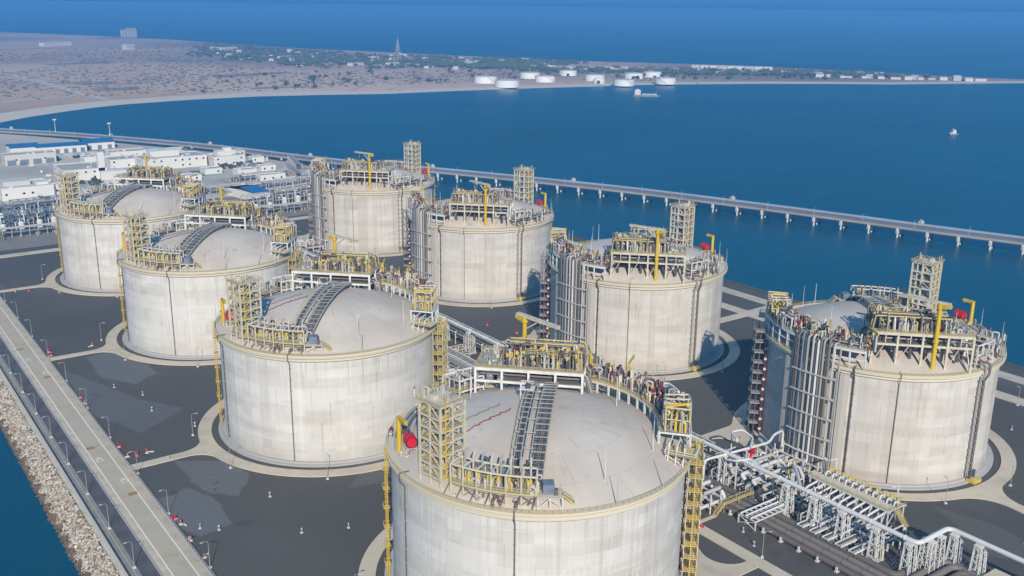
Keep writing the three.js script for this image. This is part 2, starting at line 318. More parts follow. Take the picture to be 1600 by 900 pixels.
function makeTank(bay) {
  const g = group('storage_tank');
  new MB().lathe([[46.2, 0], [46.2, 0.5], [44.6, 0.5], [44.6, 1.1], [43, 1.1]], 128).mesh('base_slab', M.slab, g);
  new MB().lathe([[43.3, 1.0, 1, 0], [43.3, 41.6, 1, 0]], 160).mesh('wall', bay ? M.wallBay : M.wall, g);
  new MB().lathe([[43.2, 40.5], [43.9, 41.1], [44.1, 41.2], [44.1, 42.3], [45.0, 42.5], [45.0, 43.6], [42.6, 43.6], [42.6, 43.2]], 160).mesh('ring_beam', M.rim, g);
  const prof = [];
  for (let k = 0; k <= 26; k++) { const r = 42.9 * (1 - k / 26), y = domeY(Math.min(r, 42.89)); prof.push([r, y, r / RC, (y - 43.4 + RC - 10) / RC]); }
  { const d = new MB().lathe(prof, 120, 1, 90); for (let k = 0; k < d.u.length; k++) d.u[k] += 0.5; d.mesh('dome', M.dome, g); }
  const rl = new MB();
  for (let a = 0; a < 360; a += 2.5) { const p = pol(a, 44.7, RIM), q = pol(a, 44.7, RIM + 1.15); rl.bar(p, q, 0.09); }
  for (const y of [0.12, 0.6, 1.15]) rl.lathe([[44.74, RIM + y - 0.05], [44.74, RIM + y + 0.05], [44.66, RIM + y + 0.05], [44.66, RIM + y - 0.05], [44.74, RIM + y - 0.05]], 120);
  rl.mesh('rim_railing', M.rail, g);
  const drip = new MB().lathe([[45.02, 42.9], [45.06, 42.95], [45.06, 43.1], [45.02, 43.15]], 160); drip.mesh('trim_band', M.rail, g);
  for (const [a, r, m] of bay ? [[133, 0.2, M.mid], [-43, 0.14, M.mid], [-23, 0.34, M.dark], [184, 0.2, M.mid]] : [[135, 0.2, M.mid], [184, 0.2, M.brown]]) {
    const c = new MB().pipe([pol(a, 42.4, RIM + 0.5), pol(a, 45.4, RIM + 0.5), pol(a, 45.4, 42), pol(a, 43.75, 39.8), pol(a, 43.75, 1.2)], r, 6, 0.5);
    const q = c.mesh('conduit', m, g), b = new MB();
    for (let y = 3; y < 40; y += 4.4) b.box(...pol(a, 43.6, y), 0.6, 0.3, r * 2 + 0.2, a * D2R);
    b.mesh('bracket', m === M.dark ? M.dark : M.grey, q);
  }
  if (bay) for (const a of [11.5, -19]) new MB().box(...pol(a, 43.9, 21), 2.2, 40, 3.2, a * D2R).mesh('buttress', M.wallBay, g);
  for (const a of [14, 36, 58, 78, 100, 205, 228, 250]) { const y = RIM; new MB().cyl(pol(a, 44.2, y), pol(a, 44.2, y + 9), 0.16, 0.06, 6).mesh('lightning_rod', M.galv, g); }
  for (const [a, r] of [[-104, 27], [10, 27], [60, 35], [98, 36]]) { const y = domeY(r) - 0.2; new MB().cyl(pol(a, r, y), pol(a, r, y + 9.5), 0.15, 0.07, 6).mesh('lightning_rod', M.white, g); }
  // hoses that lie over the dome from the stair tower to the cable bridge
  const hose = (a0, r0, a1, r1, wob, k) => { const pts = []; const p = pol(a0, r0, 0), q = pol(a1, r1, 0); for (let j = 0; j <= 18; j++) { const f = j / 18, x = p[0] + (q[0] - p[0]) * f + Math.sin(j * 1.9) * wob, z = p[2] + (q[2] - p[2]) * f + Math.cos(j * 2.3) * wob; pts.push([x, domeY(Math.hypot(x, z)) + 0.22, z]); } return pts; };
  new MB().pipe(hose(186, 29, 215, 8, 0.55), 0.16, 6).mesh('fire_hose', M.maroon, g);
  new MB().pipe(hose(197, 31, 236, 12, 0.45), 0.13, 6).mesh('drain_hose', M.mid, g);
  // the two drop pipes by the pump platform with their box at the foot
  for (const a of [-85, -88.4]) { const q = new MB().pipe([pol(a, 41, RIM + 2.2), pol(a, 45.6, RIM + 2.2), pol(a, 45.6, 42), pol(a, 44.1, 39), pol(a, 44.1, 1.5)], 0.42, 8, 0.8).mesh('drop_pipe', a < -86 ? M.mid : M.grey, g); const b = new MB(); for (let y = 3.5; y < 40; y += 3) b.box(...pol(a, 43.8, y), 0.9, 0.3, 1.3, a * D2R); b.mesh('clamp', M.grey, q); }
  return g;
}

// mixed plant on a deck: standing loops, vessels, valves with wheels, boxes
function clutter(g, n, spot, y, lo, hi, pal, wheels) {
  for (let k = 0; k < n; k++) {
    const [x, z] = spot(), h = rr(lo, hi), t = rnd(), a = rnd() * 6.28, c = Math.cos(a), s = Math.sin(a), m = pick(pal);
    if (t < 0.42) { const w = rr(0.9, 2.4); const q = new MB().pipe([[x, y, z], [x, y + h, z], [x + c * w, y + h, z + s * w], [x + c * w, y, z + s * w]], rr(0.2, 0.42), 6, 0.6).mesh('pipe_loop', m, g); if (rnd() < 0.5) new MB().cyl([x + c * w, y + h * 0.4, z + s * w], [x + c * w, y + h * 0.4 + 0.3, z + s * w], 0.5, 0.5, 8).mesh('flange', pick(wheels), q); }
    else if (t < 0.62) { const q = new MB().cyl([x, y, z], [x, y + h * 0.7, z], rr(0.35, 0.6), 0.4, 9).mesh('vessel', m, g); new MB().ball([x, y + h * 0.7, z], 0.42, 8, 0.7, 0).cyl([x, y + h * 0.7, z], [x, y + h, z], 0.12, 0.12, 6).mesh('cap', pick(wheels), q); }
    else if (t < 0.86) { const q = new MB().cyl([x, y, z], [x, y + h * 0.8, z], 0.2, 0.2, 7).cyl([x - c * 0.7, y + h * 0.35, z - s * 0.7], [x + c * 0.7, y + h * 0.35, z + s * 0.7], 0.32, 0.32, 8).mesh('valve', m, g); new MB().cyl([x, y + h * 0.8, z], [x + c * 0.12, y + h * 0.8 + 0.12, z + s * 0.12], 0.6, 0.6, 10).mesh('handwheel', pick(wheels), q); }
    else new MB().box(x, y + h * 0.3, z, rr(0.6, 1.4), h * 0.6, rr(0.6, 1.2), a).mesh('cabinet', m, g);
  }
}
// ---- pump platform: origin on the roof 31 m out from the tank axis, +x outwards, y = 0 at 44 m
function makePumpPlatform() {
  const g = group('pump_platform'), O = 31, Z0 = -6, DK = 13;
  const foot = (x, z) => domeY(Math.hypot(x + O, z + Z0)) - 44 - 0.2;
  const xs = [-10, -1.5, 7], zs = [-17, -8.5, 0, 8.5, 17];
  for (const x of xs) for (const z of zs) new MB().bar([x, foot(x, z), z], [x, DK, z], 0.72).mesh('column', x === 7 ? M.cream : M.white, g);
  for (const x of xs) for (const y of [DK - 0.4, 8.6]) new MB().bar([x, y, -17.4], [x, y, 17.4], 0.5, y > 9 ? 0.95 : 0.75).mesh('beam', x === 7 ? M.cream : M.white, g);
  for (const z of zs) for (const y of [DK - 0.42, 8.6]) new MB().bar([-10, y, z], [7, y, z], 0.4, 0.6).mesh('cross_beam', M.cream, g);
  for (let k = 0; k < 4; k++) { const z = zs[k]; new MB().bar([7, 8.3, z + 4.6], [7, foot(7, z + 8) + 0.6, z + 8.1], 0.26).mesh('knee_brace', M.cream, g); new MB().bar([7, 8.3, z + 4.2], [7, DK - 0.8, z + 4.2], 0.3).mesh('post', M.cream, g); }
  for (const [x, z] of [[7, -17], [-1.5, -17], [7, 17]]) new MB().bar([x, foot(x, z) + 0.5, z], [x - 8.5, 8.4, z], 0.3).mesh('brace', M.white, g);
  for (let k = 0; k < 4; k++) for (let j = 0; j < 2; j++) new MB().box(-5.75 + j * 8.5, DK + 0.12, -12.75 + k * 8.5, 8.42, 0.2, 8.42).mesh('deck_panel', M.grate, g);
  new MB().box(-1.5, 8.95, 4.3, 16, 0.14, 25).mesh('lower_deck', M.mid, g);
  const rl = new MB();
  for (const [a, b] of [[[-10.2, -17.2], [-10.2, 17.2]], [[7.2, -17.2], [7.2, 17.2]], [[-10.2, -17.2], [7.2, -17.2]], [[-10.2, 17.2], [7.2, 17.2]]]) {
    for (const y of [0.35, 0.75, 1.2]) rl.bar([a[0], DK + y, a[1]], [b[0], DK + y, b[1]], 0.09, y < 0.4 ? 0.22 : 0.1);
    const n = Math.round(Math.hypot(b[0] - a[0], b[1] - a[1]) / 1.6);
    for (let k = 0; k <= n; k++) rl.bar([a[0] + (b[0] - a[0]) * k / n, DK, a[1] + (b[1] - a[1]) * k / n], [a[0] + (b[0] - a[0]) * k / n, DK + 1.2, a[1] + (b[1] - a[1]) * k / n], 0.09);
  }
  rl.mesh('railing', M.rail, g);
  for (let k = 0; k < 4; k++) new MB().pipe([[-7 + k * 3.6, 10, -16], [-7 + k * 3.6, 10, 17.8], [-7 + k * 3.6, 4.5, 19.5]], 0.4, 8, 1).mesh('header_pipe', k % 2 ? M.grey : M.mid, g);
  for (let k = 0; k < 3; k++) new MB().pipe([[-6 + k * 4.5, 11.2, -13], [-6 + k * 4.5, 11.2, 15]], 0.55, 8).mesh('header_pipe', k === 1 ? M.brown : M.grey, g);
  // pump heads under the deck, seen between the columns from outside
  for (let k = 0; k < 6; k++) new MB().cyl([4, foot(4, 0), -13 + k * 5.4], [4, DK, -13 + k * 5.4], 0.65, 0.65, 8).mesh('pump_well', k % 3 === 1 ? M.mid : M.dark, g);
  // rows of valves and pump heads on the deck
  for (let a = 0; a < 5; a++) for (let b = 0; b < 7; b++) {
    const x = -7.6 + a * 3.1 + rr(-0.5, 0.5), z = -6.6 + b * 3.6 + rr(-0.6, 0.6), y = DK + 0.2, v = new MB(), hgt = rr(2.6, 4.8);
    v.cyl([x, y, z], [x, y + hgt, z], 0.44, 0.44, 8).cyl([x, y + hgt * 0.45, z], [x, y + hgt * 0.45 + 0.25, z], 0.8, 0.8, 8).cyl([x, y + hgt, z], [x, y + hgt + 0.2, z], 0.75, 0.75, 8).pipe([[x, y + hgt * 0.7, z], [x + rr(1.2, 2.2), y + hgt * 0.7, z], [x + 2, y, z + rr(-0.4, 0.4)]], 0.24, 6, 0.5);
    const m = v.mesh('valve_assembly', pick([M.grey, M.mid, M.galv, M.dark, M.mid]), g);
    const kind = rnd();
    if (kind < 0.62) new MB().cyl([x, y + hgt + 0.2, z], [x, y + hgt + 1.4, z], 0.42, 0.36, 8).box(x + 0.6, y + hgt + 0.8, z, 1.5, 0.7, 0.7, rr(0, 3)).mesh('actuator', pick([M.valve, M.yellow, M.valve, M.rail]), m);
    if (kind > 0.4) new MB().cyl([x - 0.55, y + hgt * 0.6, z + 0.5], [x - 0.40, y + hgt * 0.6, z + 0.58], 0.78, 0.78, 10).mesh('handwheel', pick([M.maroon, M.maroon, M.orange, M.red, M.grey, M.dark, M.rail, M.galv]), m);
  }
  for (let k = 0; k < 9; k++) { const z = -8 + k * 2.9 + rr(-0.4, 0.4), x = rr(3.6, 4.6), h = rr(3.4, 5.8); new MB().pipe([[x, DK, z], [x, DK + h, z], [x + 2, DK + h, z + rr(-0.3, 0.3)], [x + 2, DK + 0.1, z]], rr(0.26, 0.42), 8, 0.9).mesh('gooseneck_pipe', pick([M.galv, M.grey, M.pipe, M.mid]), g); }
  for (let k = 0; k < 6; k++) { const z = rr(-14, -7), x = -8 + k * 2.6; new MB().box(x, DK + 0.7, z, rr(0.8, 1.6), rr(0.9, 1.8), rr(0.8, 1.5)).mesh('junction_box', pick([M.galv, M.cream, M.grey]), g); }
  for (let k = 0; k < 4; k++) { const z = -9 + k * 7.6; new MB().bar([-8.5, DK + 0.2, z], [-8.5, DK + 3.6, z], 0.2).bar([6, DK + 0.2, z], [6, DK + 3.6, z], 0.2).bar([-8.5, DK + 3.6, z], [6, DK + 3.6, z], 0.22).mesh('pipe_hanger_frame', k % 2 ? M.rail : M.cream, g); }
  clutter(g, 92, () => [rr(-8.5, 6.4), rr(-9, 16.4)], DK + 0.2, 2.4, 6.6, [M.grey, M.mid, M.galv, M.dark, M.mid, M.brown, M.valve, M.cream, M.rail, M.grey], [M.valve, M.maroon, M.orange, M.rail, M.rail, M.dark]);
  { // upper service walkway over the valves
    const U = DK + 4.2; for (const [x, z0, z1] of [[1.6, -8, 16.4], [-5.4, -2, 16.4]]) { new MB().box(x, U, (z0 + z1) / 2, 1.5, 0.16, z1 - z0).mesh('walkway', M.grate, g); const r = new MB(); for (const s of [-0.75, 0.75]) { for (const h of [0.6, 1.15]) r.bar([x + s, U + h, z0], [x + s, U + h, z1], 0.12); for (let z = z0; z <= z1; z += 2) r.bar([x + s, U, z], [x + s, U + 1.15, z], 0.1); } r.mesh('walkway_railing', M.rail, g); for (let z = z0 + 0.4; z <= z1; z += 5) new MB().bar([x, DK + 0.2, z], [x, U, z], 0.26).mesh('walkway_post', M.cream, g); }
  }
  clutter(g, 10, () => [rr(-8, 5), rr(-16, -9)], DK + 0.2, 0.8, 1.8, [M.cream, M.galv, M.grey], [M.rail, M.grey]);
  clutter(g, 18, () => [rr(2, 6.4), rr(-14, 16)], 9, 1.6, 3.4, [M.mid, M.dark, M.dark, M.grey], [M.dark, M.maroon]);
  for (let k = 0; k < 4; k++) new MB().pipe([[-1 + k * 1.9, DK + 5.4, -9], [-1 + k * 1.9, DK + 5.4, 16.4], [-1 + k * 1.9, DK + 0.2, 17]], 0.24, 7, 0.8).mesh('header_pipe', pick([M.galv, M.mid, M.rail, M.dark]), g);
  return g;
}

// ---- the tall yellow crane: foot on the rim, y = 0 at 44 m; the boom points along +x
function makeCrane() {
  const g = group('jib_crane');
  const mast = new MB().cyl([0, -0.4, 0], [0, 24, 0], 0.8, 0.72, 14).mesh('mast', M.yellow, g);
  new MB().cyl([0, 11, 0], [0, 11.6, 0], 1.05, 1.05, 14).mesh('collar', M.yellow, mast);
  new MB().cyl([0, 23.4, 0], [0, 25.6, 0], 1.15, 1.0, 14).box(-1.2, 24.6, 0, 2.6, 1.7, 1.7).mesh('slewing_head', M.yellow, g);
  const boom = new MB();
  for (const s of [-1, 1]) boom.bar([-3.4, 25.6, s * 0.62], [15.5, 25.2, s * 0.4], 0.35, 0.9);
  boom.bar([-3.4, 26, 0], [15.5, 25.6, 0], 1.5, 0.14).bar([0.6, 21.2, 0], [6.6, 25.1, 0], 0.4);
  const b = boom.mesh('boom', M.cream, g);
  new MB().box(-3.1, 24.7, 0, 1.4, 1.1, 1.5).mesh('winch', M.valve, b);
  new MB().box(11, 24.7, 0, 1.1, 0.7, 0.9).bar([11, 24.6, 0], [11, 22.4, 0], 0.1).box(11, 22.2, 0, 0.4, 0.6, 0.4).mesh('trolley', M.yellow, b);
  return g;
}
// ---- small hoist: post and arm, arm along +x
function makeHoist(h, len, r = 0.36) {
  const g = group('small_hoist');
  new MB().cyl([0, -0.3, 0], [0, h, 0], r, r * 0.9, 10).mesh('post', M.yellow, g);
  const arm = new MB().bar([-0.5, h, 0], [len, h + 0.1, 0], r + 0.1, r + 0.3).bar([0.2, h - 1.6, 0], [1.8, h - 0.2, 0], 0.25).mesh('arm', M.yellow, g);
  new MB().box(len - 0.9, h - 0.5, 0, 0.7, 0.6, 0.6).mesh('hook_block', M.rail, arm);
  return g;
}
// ---- stair tower: +x outwards, y = 0 at 44 m
function makeTower() {
  const g = group('stair_tower'), hw = 4.25, TOP = 22.8, foot = x => domeY(37.4 + x) - 44.2;
  for (const [x, z] of [[-hw, -hw], [-hw, hw], [hw, -hw], [hw, hw], [0, -hw], [0, hw], [hw, 0], [-hw, 0]]) new MB().bar([x, foot(x), z], [x, TOP, z], x * z ? 0.56 : 0.42).mesh('column', M.cream, g);
  const lv = [2.2, 5.6, 9, 12.4, 15.8, 19.2, TOP];
  lv.forEach((y, k) => {
    const f = new MB();
    for (const s of [-1, 1]) f.bar([-hw, y, s * hw], [hw, y, s * hw], 0.34, 0.5).bar([s * hw, y, -hw], [s * hw, y, hw], 0.34, 0.5);
    f.mesh('floor_frame', M.cream, g);
    if (k < 6) new MB().box(-hw / 2 - 0.3, y + 0.2, 0, hw - 0.8, 0.14, 2 * hw - 0.6).mesh('landing', k % 2 ? M.cream : M.grate, g);
    else new MB().box(0, y + 0.32, 0, 2 * hw + 0.6, 0.18, 2 * hw + 0.6).mesh('top_deck', M.cream, g);
    if (k < 6) {
      const a = k % 2 ? 1 : -1, y1 = lv[k + 1], st = new MB();
      for (const x of [0.8, 3.2]) st.bar([x, y + 0.2, a * 3.2], [x, y1 + 0.2, -a * 3.4], 0.22, 0.5);
      for (let j = 0; j <= 12; j++) { const t = j / 12; st.box(2, y + 0.3 + (y1 - y) * t, a * 3.4 * (1 - 2 * t), 2.2, 0.1, 0.6); }
      const fl = st.mesh('stair_flight', M.rail, g);
      const hr = new MB(); for (const x of [0.9, 3.1]) hr.bar([x, y + 1.3, a * 3.4], [x, y1 + 1.3, -a * 3.4], 0.12); hr.mesh('handrail', M.yellow, fl);
      for (const s of [-1]) new MB().box(2.2, y + 0.22, s * 3.9, 4, 0.16, 1.3).mesh('half_landing', M.valve, g);
      const br = new MB(); const s = k % 2 ? 1 : -1;
      br.bar([-hw * s, y, hw], [0, y1, hw], 0.2).bar([hw * s, y, hw], [0, y1, hw], 0.2).bar([hw, y, -hw * s], [hw, y1, 0], 0.2).bar([hw, y, hw * s], [hw, y1, 0], 0.2).bar([-hw * s, y, -hw], [0, y1, -hw], 0.2).bar([hw * s, y, -hw], [0, y1, -hw], 0.2).bar([-hw, y, hw * s], [-hw, y1, 0], 0.2);
      br.mesh('cross_brace', M.cream, g);
      const rl = new MB(); for (const h of [0.7, 1.2]) rl.bar([hw, y + h, -hw], [hw, y + h, hw], 0.12).bar([-hw, y + h, hw], [hw, y + h, hw], 0.1).bar([-hw, y + h, -hw], [hw, y + h, -hw], 0.1); rl.mesh('railing', M.rail, g);
    } else {
      const rl = new MB(); for (const h of [0.8, 1.4]) for (const s of [-1, 1]) rl.bar([-5, y + h, s * 5], [5, y + h, s * 5], 0.1).bar([s * 5, y + h, -5], [s * 5, y + h, 5], 0.1);
      for (let j = -5; j <= 5; j += 1.67) for (const s of [-1, 1]) rl.bar([j, y, s * 5], [j, y + 1.4, s * 5], 0.1).bar([s * 5, y, j], [s * 5, y + 1.4, j], 0.1);
      rl.mesh('railing', M.rail, g);
      new MB().box(1.6, y + 1.0, 1.2, 1.8, 1.2, 1.4).mesh('relief_valve_box', M.cream, g);
      new MB().box(-2.4, y + 0.9, -1.6, 1.6, 1, 1.6).mesh('relief_valve_box', M.grate, g);
      for (const [a, b] of [[-3, 3], [0.5, -3], [3.2, 3.4]]) new MB().cyl([a, y + 0.3, b], [a, y + rr(2.2, 3.6), b], 0.28, 0.22, 8).mesh('vent_pipe', M.galv, g);
    }
  });
  for (const [x, z] of [[-3.6, -2.4], [-3.6, 0], [-2.2, 3]]) new MB().cyl([x, foot(x), z], [x, TOP, z], 0.36, 0.36, 8).mesh('riser_pipe', M.galv, g);
  for (let k = 0; k < 6; k++) clutter(g, 4, () => [rr(-3.8, -0.6), rr(-3.6, 3.6)], lv[k] + 0.3, 1, 2.6, [M.cream, M.galv, M.grey, M.mid], [M.valve, M.rail, M.grey]);
  for (const [x, z] of [[2.6, -4.4], [2.6, 4.4]]) new MB().bar([x, foot(x) + 2, z], [x, TOP + 3.2, z], 0.3).mesh('hoist_rail', M.valve, g);
  return g;
}
// ---- red powder tank on its stand
function makeDrum() {
  const g = group('powder_tank');
  clutter(g, 12, () => [rr(-3.4, 2.6), rr(-4, 4)], -0.4, 0.8, 2.4, [M.galv, M.grey, M.cream], [M.grey, M.rail, M.mid]);
  new MB().cyl([0, 4.3, -1.9], [0, 4.3, 1.9], 1.75, 1.75, 18).cyl([0, 4.3, -2.1], [0, 4.3, -1.9], 1.4, 1.75, 18).cyl([0, 4.3, 1.9], [0, 4.3, 2.1], 1.75, 1.4, 18).mesh('vessel', M.red, g);
  new MB().box(0, 2.45, 0, 3.4, 0.25, 4).mesh('skid', M.galv, g);
  for (const [x, z] of [[-1.5, -1.8], [-1.5, 1.8], [1.5, -1.8], [1.5, 1.8]]) new MB().bar([x, -0.6, z], [x, 2.4, z], 0.3).mesh('leg', M.galv, g);
  new MB().box(-1.8, 1.2, 0.4, 1, 2, 1.6).mesh('control_cabinet', M.grey, g);
  new MB().pipe([[0, 5.5, 0], [0, 6.6, 0], [0, 6.6, 2.2], [0, 2.5, 2.4]], 0.16, 6, 0.4).mesh('outlet_pipe', M.dark, g);
  return g;
}
// ---- curved pipe deck along the rim, origin at the tank axis
function makePipeDeck() {
  const g = group('pipe_deck'), A0 = -27, A1 = 50, DK = 6.6, ri = 35.4, ro = 44.4;
  for (let a = A0; a < A1 - 1; a += 11) { new MB().lathe([[ro, DK - 0.2], [ro, DK], [ri, DK], [ri, DK - 0.2], [ro, DK - 0.2]], 8, 1, 0, a + 0.06, a + 10.94).mesh('deck_panel', M.grate, g); }
  new MB().arcBar(ri, 0.4, DK - 0.45, 0.8, A0, A1).mesh('edge_beam', M.cream, g);
  new MB().arcBar(ro, 0.4, DK - 0.45, 0.8, A0, A1).mesh('edge_beam', M.white, g);
  new MB().arcBar(ro - 0.1, 0.3, 3.1, 0.45, A0, A1).mesh('mid_beam', M.white, g);
  for (let a = A0; a <= A1 + 0.1; a += 7) {
    new MB().bar(pol(a, ri, domeY(ri) - 44.2), pol(a, ri, DK - 0.4), 0.55).mesh('column', M.white, g);
    new MB().bar(pol(a, ro - 0.1, -0.5), pol(a, ro - 0.1, DK - 0.4), 0.5).mesh('column', M.white, g);
    new MB().bar(pol(a, ri, DK - 0.5), pol(a, ro, DK - 0.5), 0.3, 0.5).mesh('cross_beam', M.white, g);
  }
  for (const [r, m] of [[ri, M.rail], [ro, M.cream]]) { const rl = new MB(); for (const h of [0.3, 0.75, 1.2]) rl.arcBar(r, 0.1, DK + h, h < 0.4 ? 0.3 : 0.1, A0, A1); for (let a = A0; a <= A1; a += 2.3) rl.bar(pol(a, r, DK), pol(a, r, DK + 1.2), 0.09); rl.mesh('railing', m, g); }
  const arcPts = (r, y, a0, a1) => { const p = []; for (let a = a0; a <= a1; a += 3) p.push(pol(a, r, y)); return p; };
  [[37.2, 0.9, 0.34, M.grey], [38.3, 0.9, 0.42, M.mid], [39.6, 1.0, 0.5, M.galv], [41, 1.8, 0.4, M.brown], [42.2, 0.9, 0.36, M.mid], [43.3, 1.9, 0.3, M.grey], [40.3, 2.4, 0.3, M.galv]].forEach(([r, y, rad, m], k) => new MB().pipe([pol(A0 - 6 + k, r, DK + y), ...arcPts(r, DK + y, A0 + k, 30 + k * 2), pol(33 + k * 2, r, DK + 0.1)], rad, 7).mesh('pipe', m, g));
  for (let a = A0 + 2; a < 30; a += 5.2) new MB().bar(pol(a, 36.6, DK), pol(a, 36.6, DK + 2.9), 0.2).bar(pol(a, 43.9, DK), pol(a, 43.9, DK + 2.9), 0.2).bar(pol(a, 36.6, DK + 2.9), pol(a, 43.9, DK + 2.9), 0.24, 0.3).mesh('pipe_support', pick([M.cream, M.white, M.galv]), g);
  for (let k = 0; k < 40; k++) { // valves, flanges and loops of the deck
    const a = rr(A0 + 1, 34), r = rr(37, 43.6), y = DK, h = rr(1.4, 3.4), p = pol(a, r, y), q = pol(a + rr(1, 2.6), r + rr(-0.8, 0.8), y);
    const red = a > 4 && a < 28 && rnd() < 0.45;
    const m = new MB().pipe([p, [p[0], y + h, p[2]], [q[0], y + h, q[2]], q], rr(0.2, 0.34), 6, 0.5).mesh('pipe_loop', red ? pick([M.red, M.maroon, M.maroon]) : pick([M.grey, M.galv, M.dark, M.mid, M.brown]), g);
    if (rnd() < 0.6) new MB().cyl([p[0], y + h * 0.5, p[2]], [p[0] + 0.5, y + h * 0.5 + 0.1, p[2] + 0.4], 0.48, 0.48, 9).mesh('handwheel', red ? M.red : pick([M.valve, M.yellow, M.maroon, M.grey]), m);
  }
  for (let k = 0; k < 4; k++) new MB().arcBar(38.4 + k * 1.3, 0.36, DK + 3.2 + (k % 2) * 0.7, 0.36, 10, 27).mesh('fire_main', k % 2 ? M.red : M.maroon, g);
  for (let a = 10; a < 28; a += 3.2) new MB().bar(pol(a, 38, DK), pol(a, 38, DK + 3.9), 0.24).bar(pol(a, 42.6, DK), pol(a, 42.6, DK + 3.9), 0.24).bar(pol(a, 38, DK + 3.9), pol(a, 42.6, DK + 3.9), 0.22).mesh('fire_main_frame', M.maroon, g);
  { const f = new MB(); for (const a of [14, 24]) f.bar(pol(a, 41.2, DK), pol(a, 41.2, DK + 4.8), 0.45).bar(pol(a, 43.6, DK), pol(a, 43.6, DK + 4.8), 0.45).bar(pol(a, 41.2, DK + 4.8), pol(a, 43.6, DK + 4.8), 0.4); f.arcBar(41.2, 0.5, DK + 4.8, 0.6, 14, 24).arcBar(43.6, 0.5, DK + 4.8, 0.6, 14, 24); f.mesh('white_frame', M.white, g); }
  for (let k = 0; k < 14; k++) { // yellow valve bank
    const a = 35.4 + (k % 7) * 2.0, r = k < 7 ? 38.6 : 42, p = pol(a, r, DK); const m = new MB().cyl(p, [p[0], DK + 3.4, p[2]], 0.42, 0.42, 8).cyl([p[0], DK + 1.6, p[2]], [p[0], DK + 1.9, p[2]], 0.75, 0.75, 8).mesh('relief_valve', k % 4 === 2 ? M.grey : M.valve, g);
    new MB().cyl([p[0], DK + 3.4, p[2]], [p[0], DK + 4.8, p[2]], 0.3, 0.24, 8).pipe([[p[0], DK + 2.4, p[2]], pol(a, r + 1.6, DK + 2.4), pol(a, r + 1.6, DK + 5.2)], 0.26, 6, 0.5).mesh('valve_bonnet', k % 3 ? M.yellow : M.rail, m);
  }
  for (let a = 35; a <= 50; a += 5) new MB().bar(pol(a, 37, DK), pol(a, 37, DK + 7.4), 0.26).bar(pol(a, 44, DK), pol(a, 44, DK + 7.4), 0.26).bar(pol(a, 37, DK + 7.4), pol(a, 44, DK + 7.4), 0.26, 0.4).bar(pol(a, 37, DK + 3.8), pol(a, 44, DK + 3.8), 0.2, 0.3).mesh('valve_frame', M.cream, g);
  for (const r of [37, 44]) new MB().arcBar(r, 0.26, DK + 7.4, 0.4, 35, 50).mesh('valve_frame_beam', M.cream, g);
  clutter(g, 190, () => { const a = rr(A0 - 3, 34), r = rr(36.4, 43.8), p = pol(a, r, 0); return [p[0], p[2]]; }, DK, 2.2, 7, [M.grey, M.galv, M.mid, M.dark, M.brown, M.maroon, M.cream, M.mid], [M.valve, M.maroon, M.rail, M.rail, M.dark, M.grey]);
  clutter(g, 20, () => { const a = rr(8, 26), r = rr(37, 43), p = pol(a, r, 0); return [p[0], p[2]]; }, DK, 2, 5.4, [M.red, M.maroon, M.maroon], [M.red, M.maroon, M.pipe]);
  clutter(g, 16, () => { const a = rr(35, 50), r = rr(37.4, 43.6), p = pol(a, r, 0); return [p[0], p[2]]; }, DK, 1.4, 5.6, [M.valve, M.rail, M.cream, M.grey, M.valve], [M.valve, M.yellow, M.rail]);
  // landing at the head of the wall stair: a lower curved deck with a rounded guard
  new MB().lathe([[47, 2.6], [47, 2.8], [38.4, 2.8], [38.4, 2.6], [47, 2.6]], 6, 1, 0, 51, 60).mesh('stair_landing', M.rail, g);
  { const f = new MB(); for (const y of [3.4, 4.1]) f.arcBar(38.4, 0.14, y, 0.16, 51, 60).arcBar(47, 0.14, y, 0.16, 51, 60).bar(pol(60, 38.4, y), pol(60, 47, y), 0.14); for (let a = 51; a <= 60; a += 1.8) f.bar(pol(a, 38.4, 2.8), pol(a, 38.4, 4.1), 0.12).bar(pol(a, 47, 2.8), pol(a, 47, 4.1), 0.12); f.mesh('guard_rail', M.white, g); }
  for (let k = 0; k < 3; k++) new MB().arcBar(39.4 + k * 2.2, 0.3, 5.6 - k * 0.5, 0.36, 50, 58).bar(pol(58, 39.4 + k * 2.2, 5.5 - k * 0.5), pol(60.5, 39.4 + k * 2.2, domeY(39.4 + k * 2.2) - 44), 0.3).mesh('guard_arch', M.white, g);
  for (const a of [53, 56.5, 59.5]) new MB().bar(pol(a, 38.6, domeY(38.6) - 44.2), pol(a, 38.6, 2.6), 0.3).bar(pol(a, 44.2, -0.4), pol(a, 38.6, 2.4), 0.22).mesh('landing_brace', M.white, g);
  return g;
}
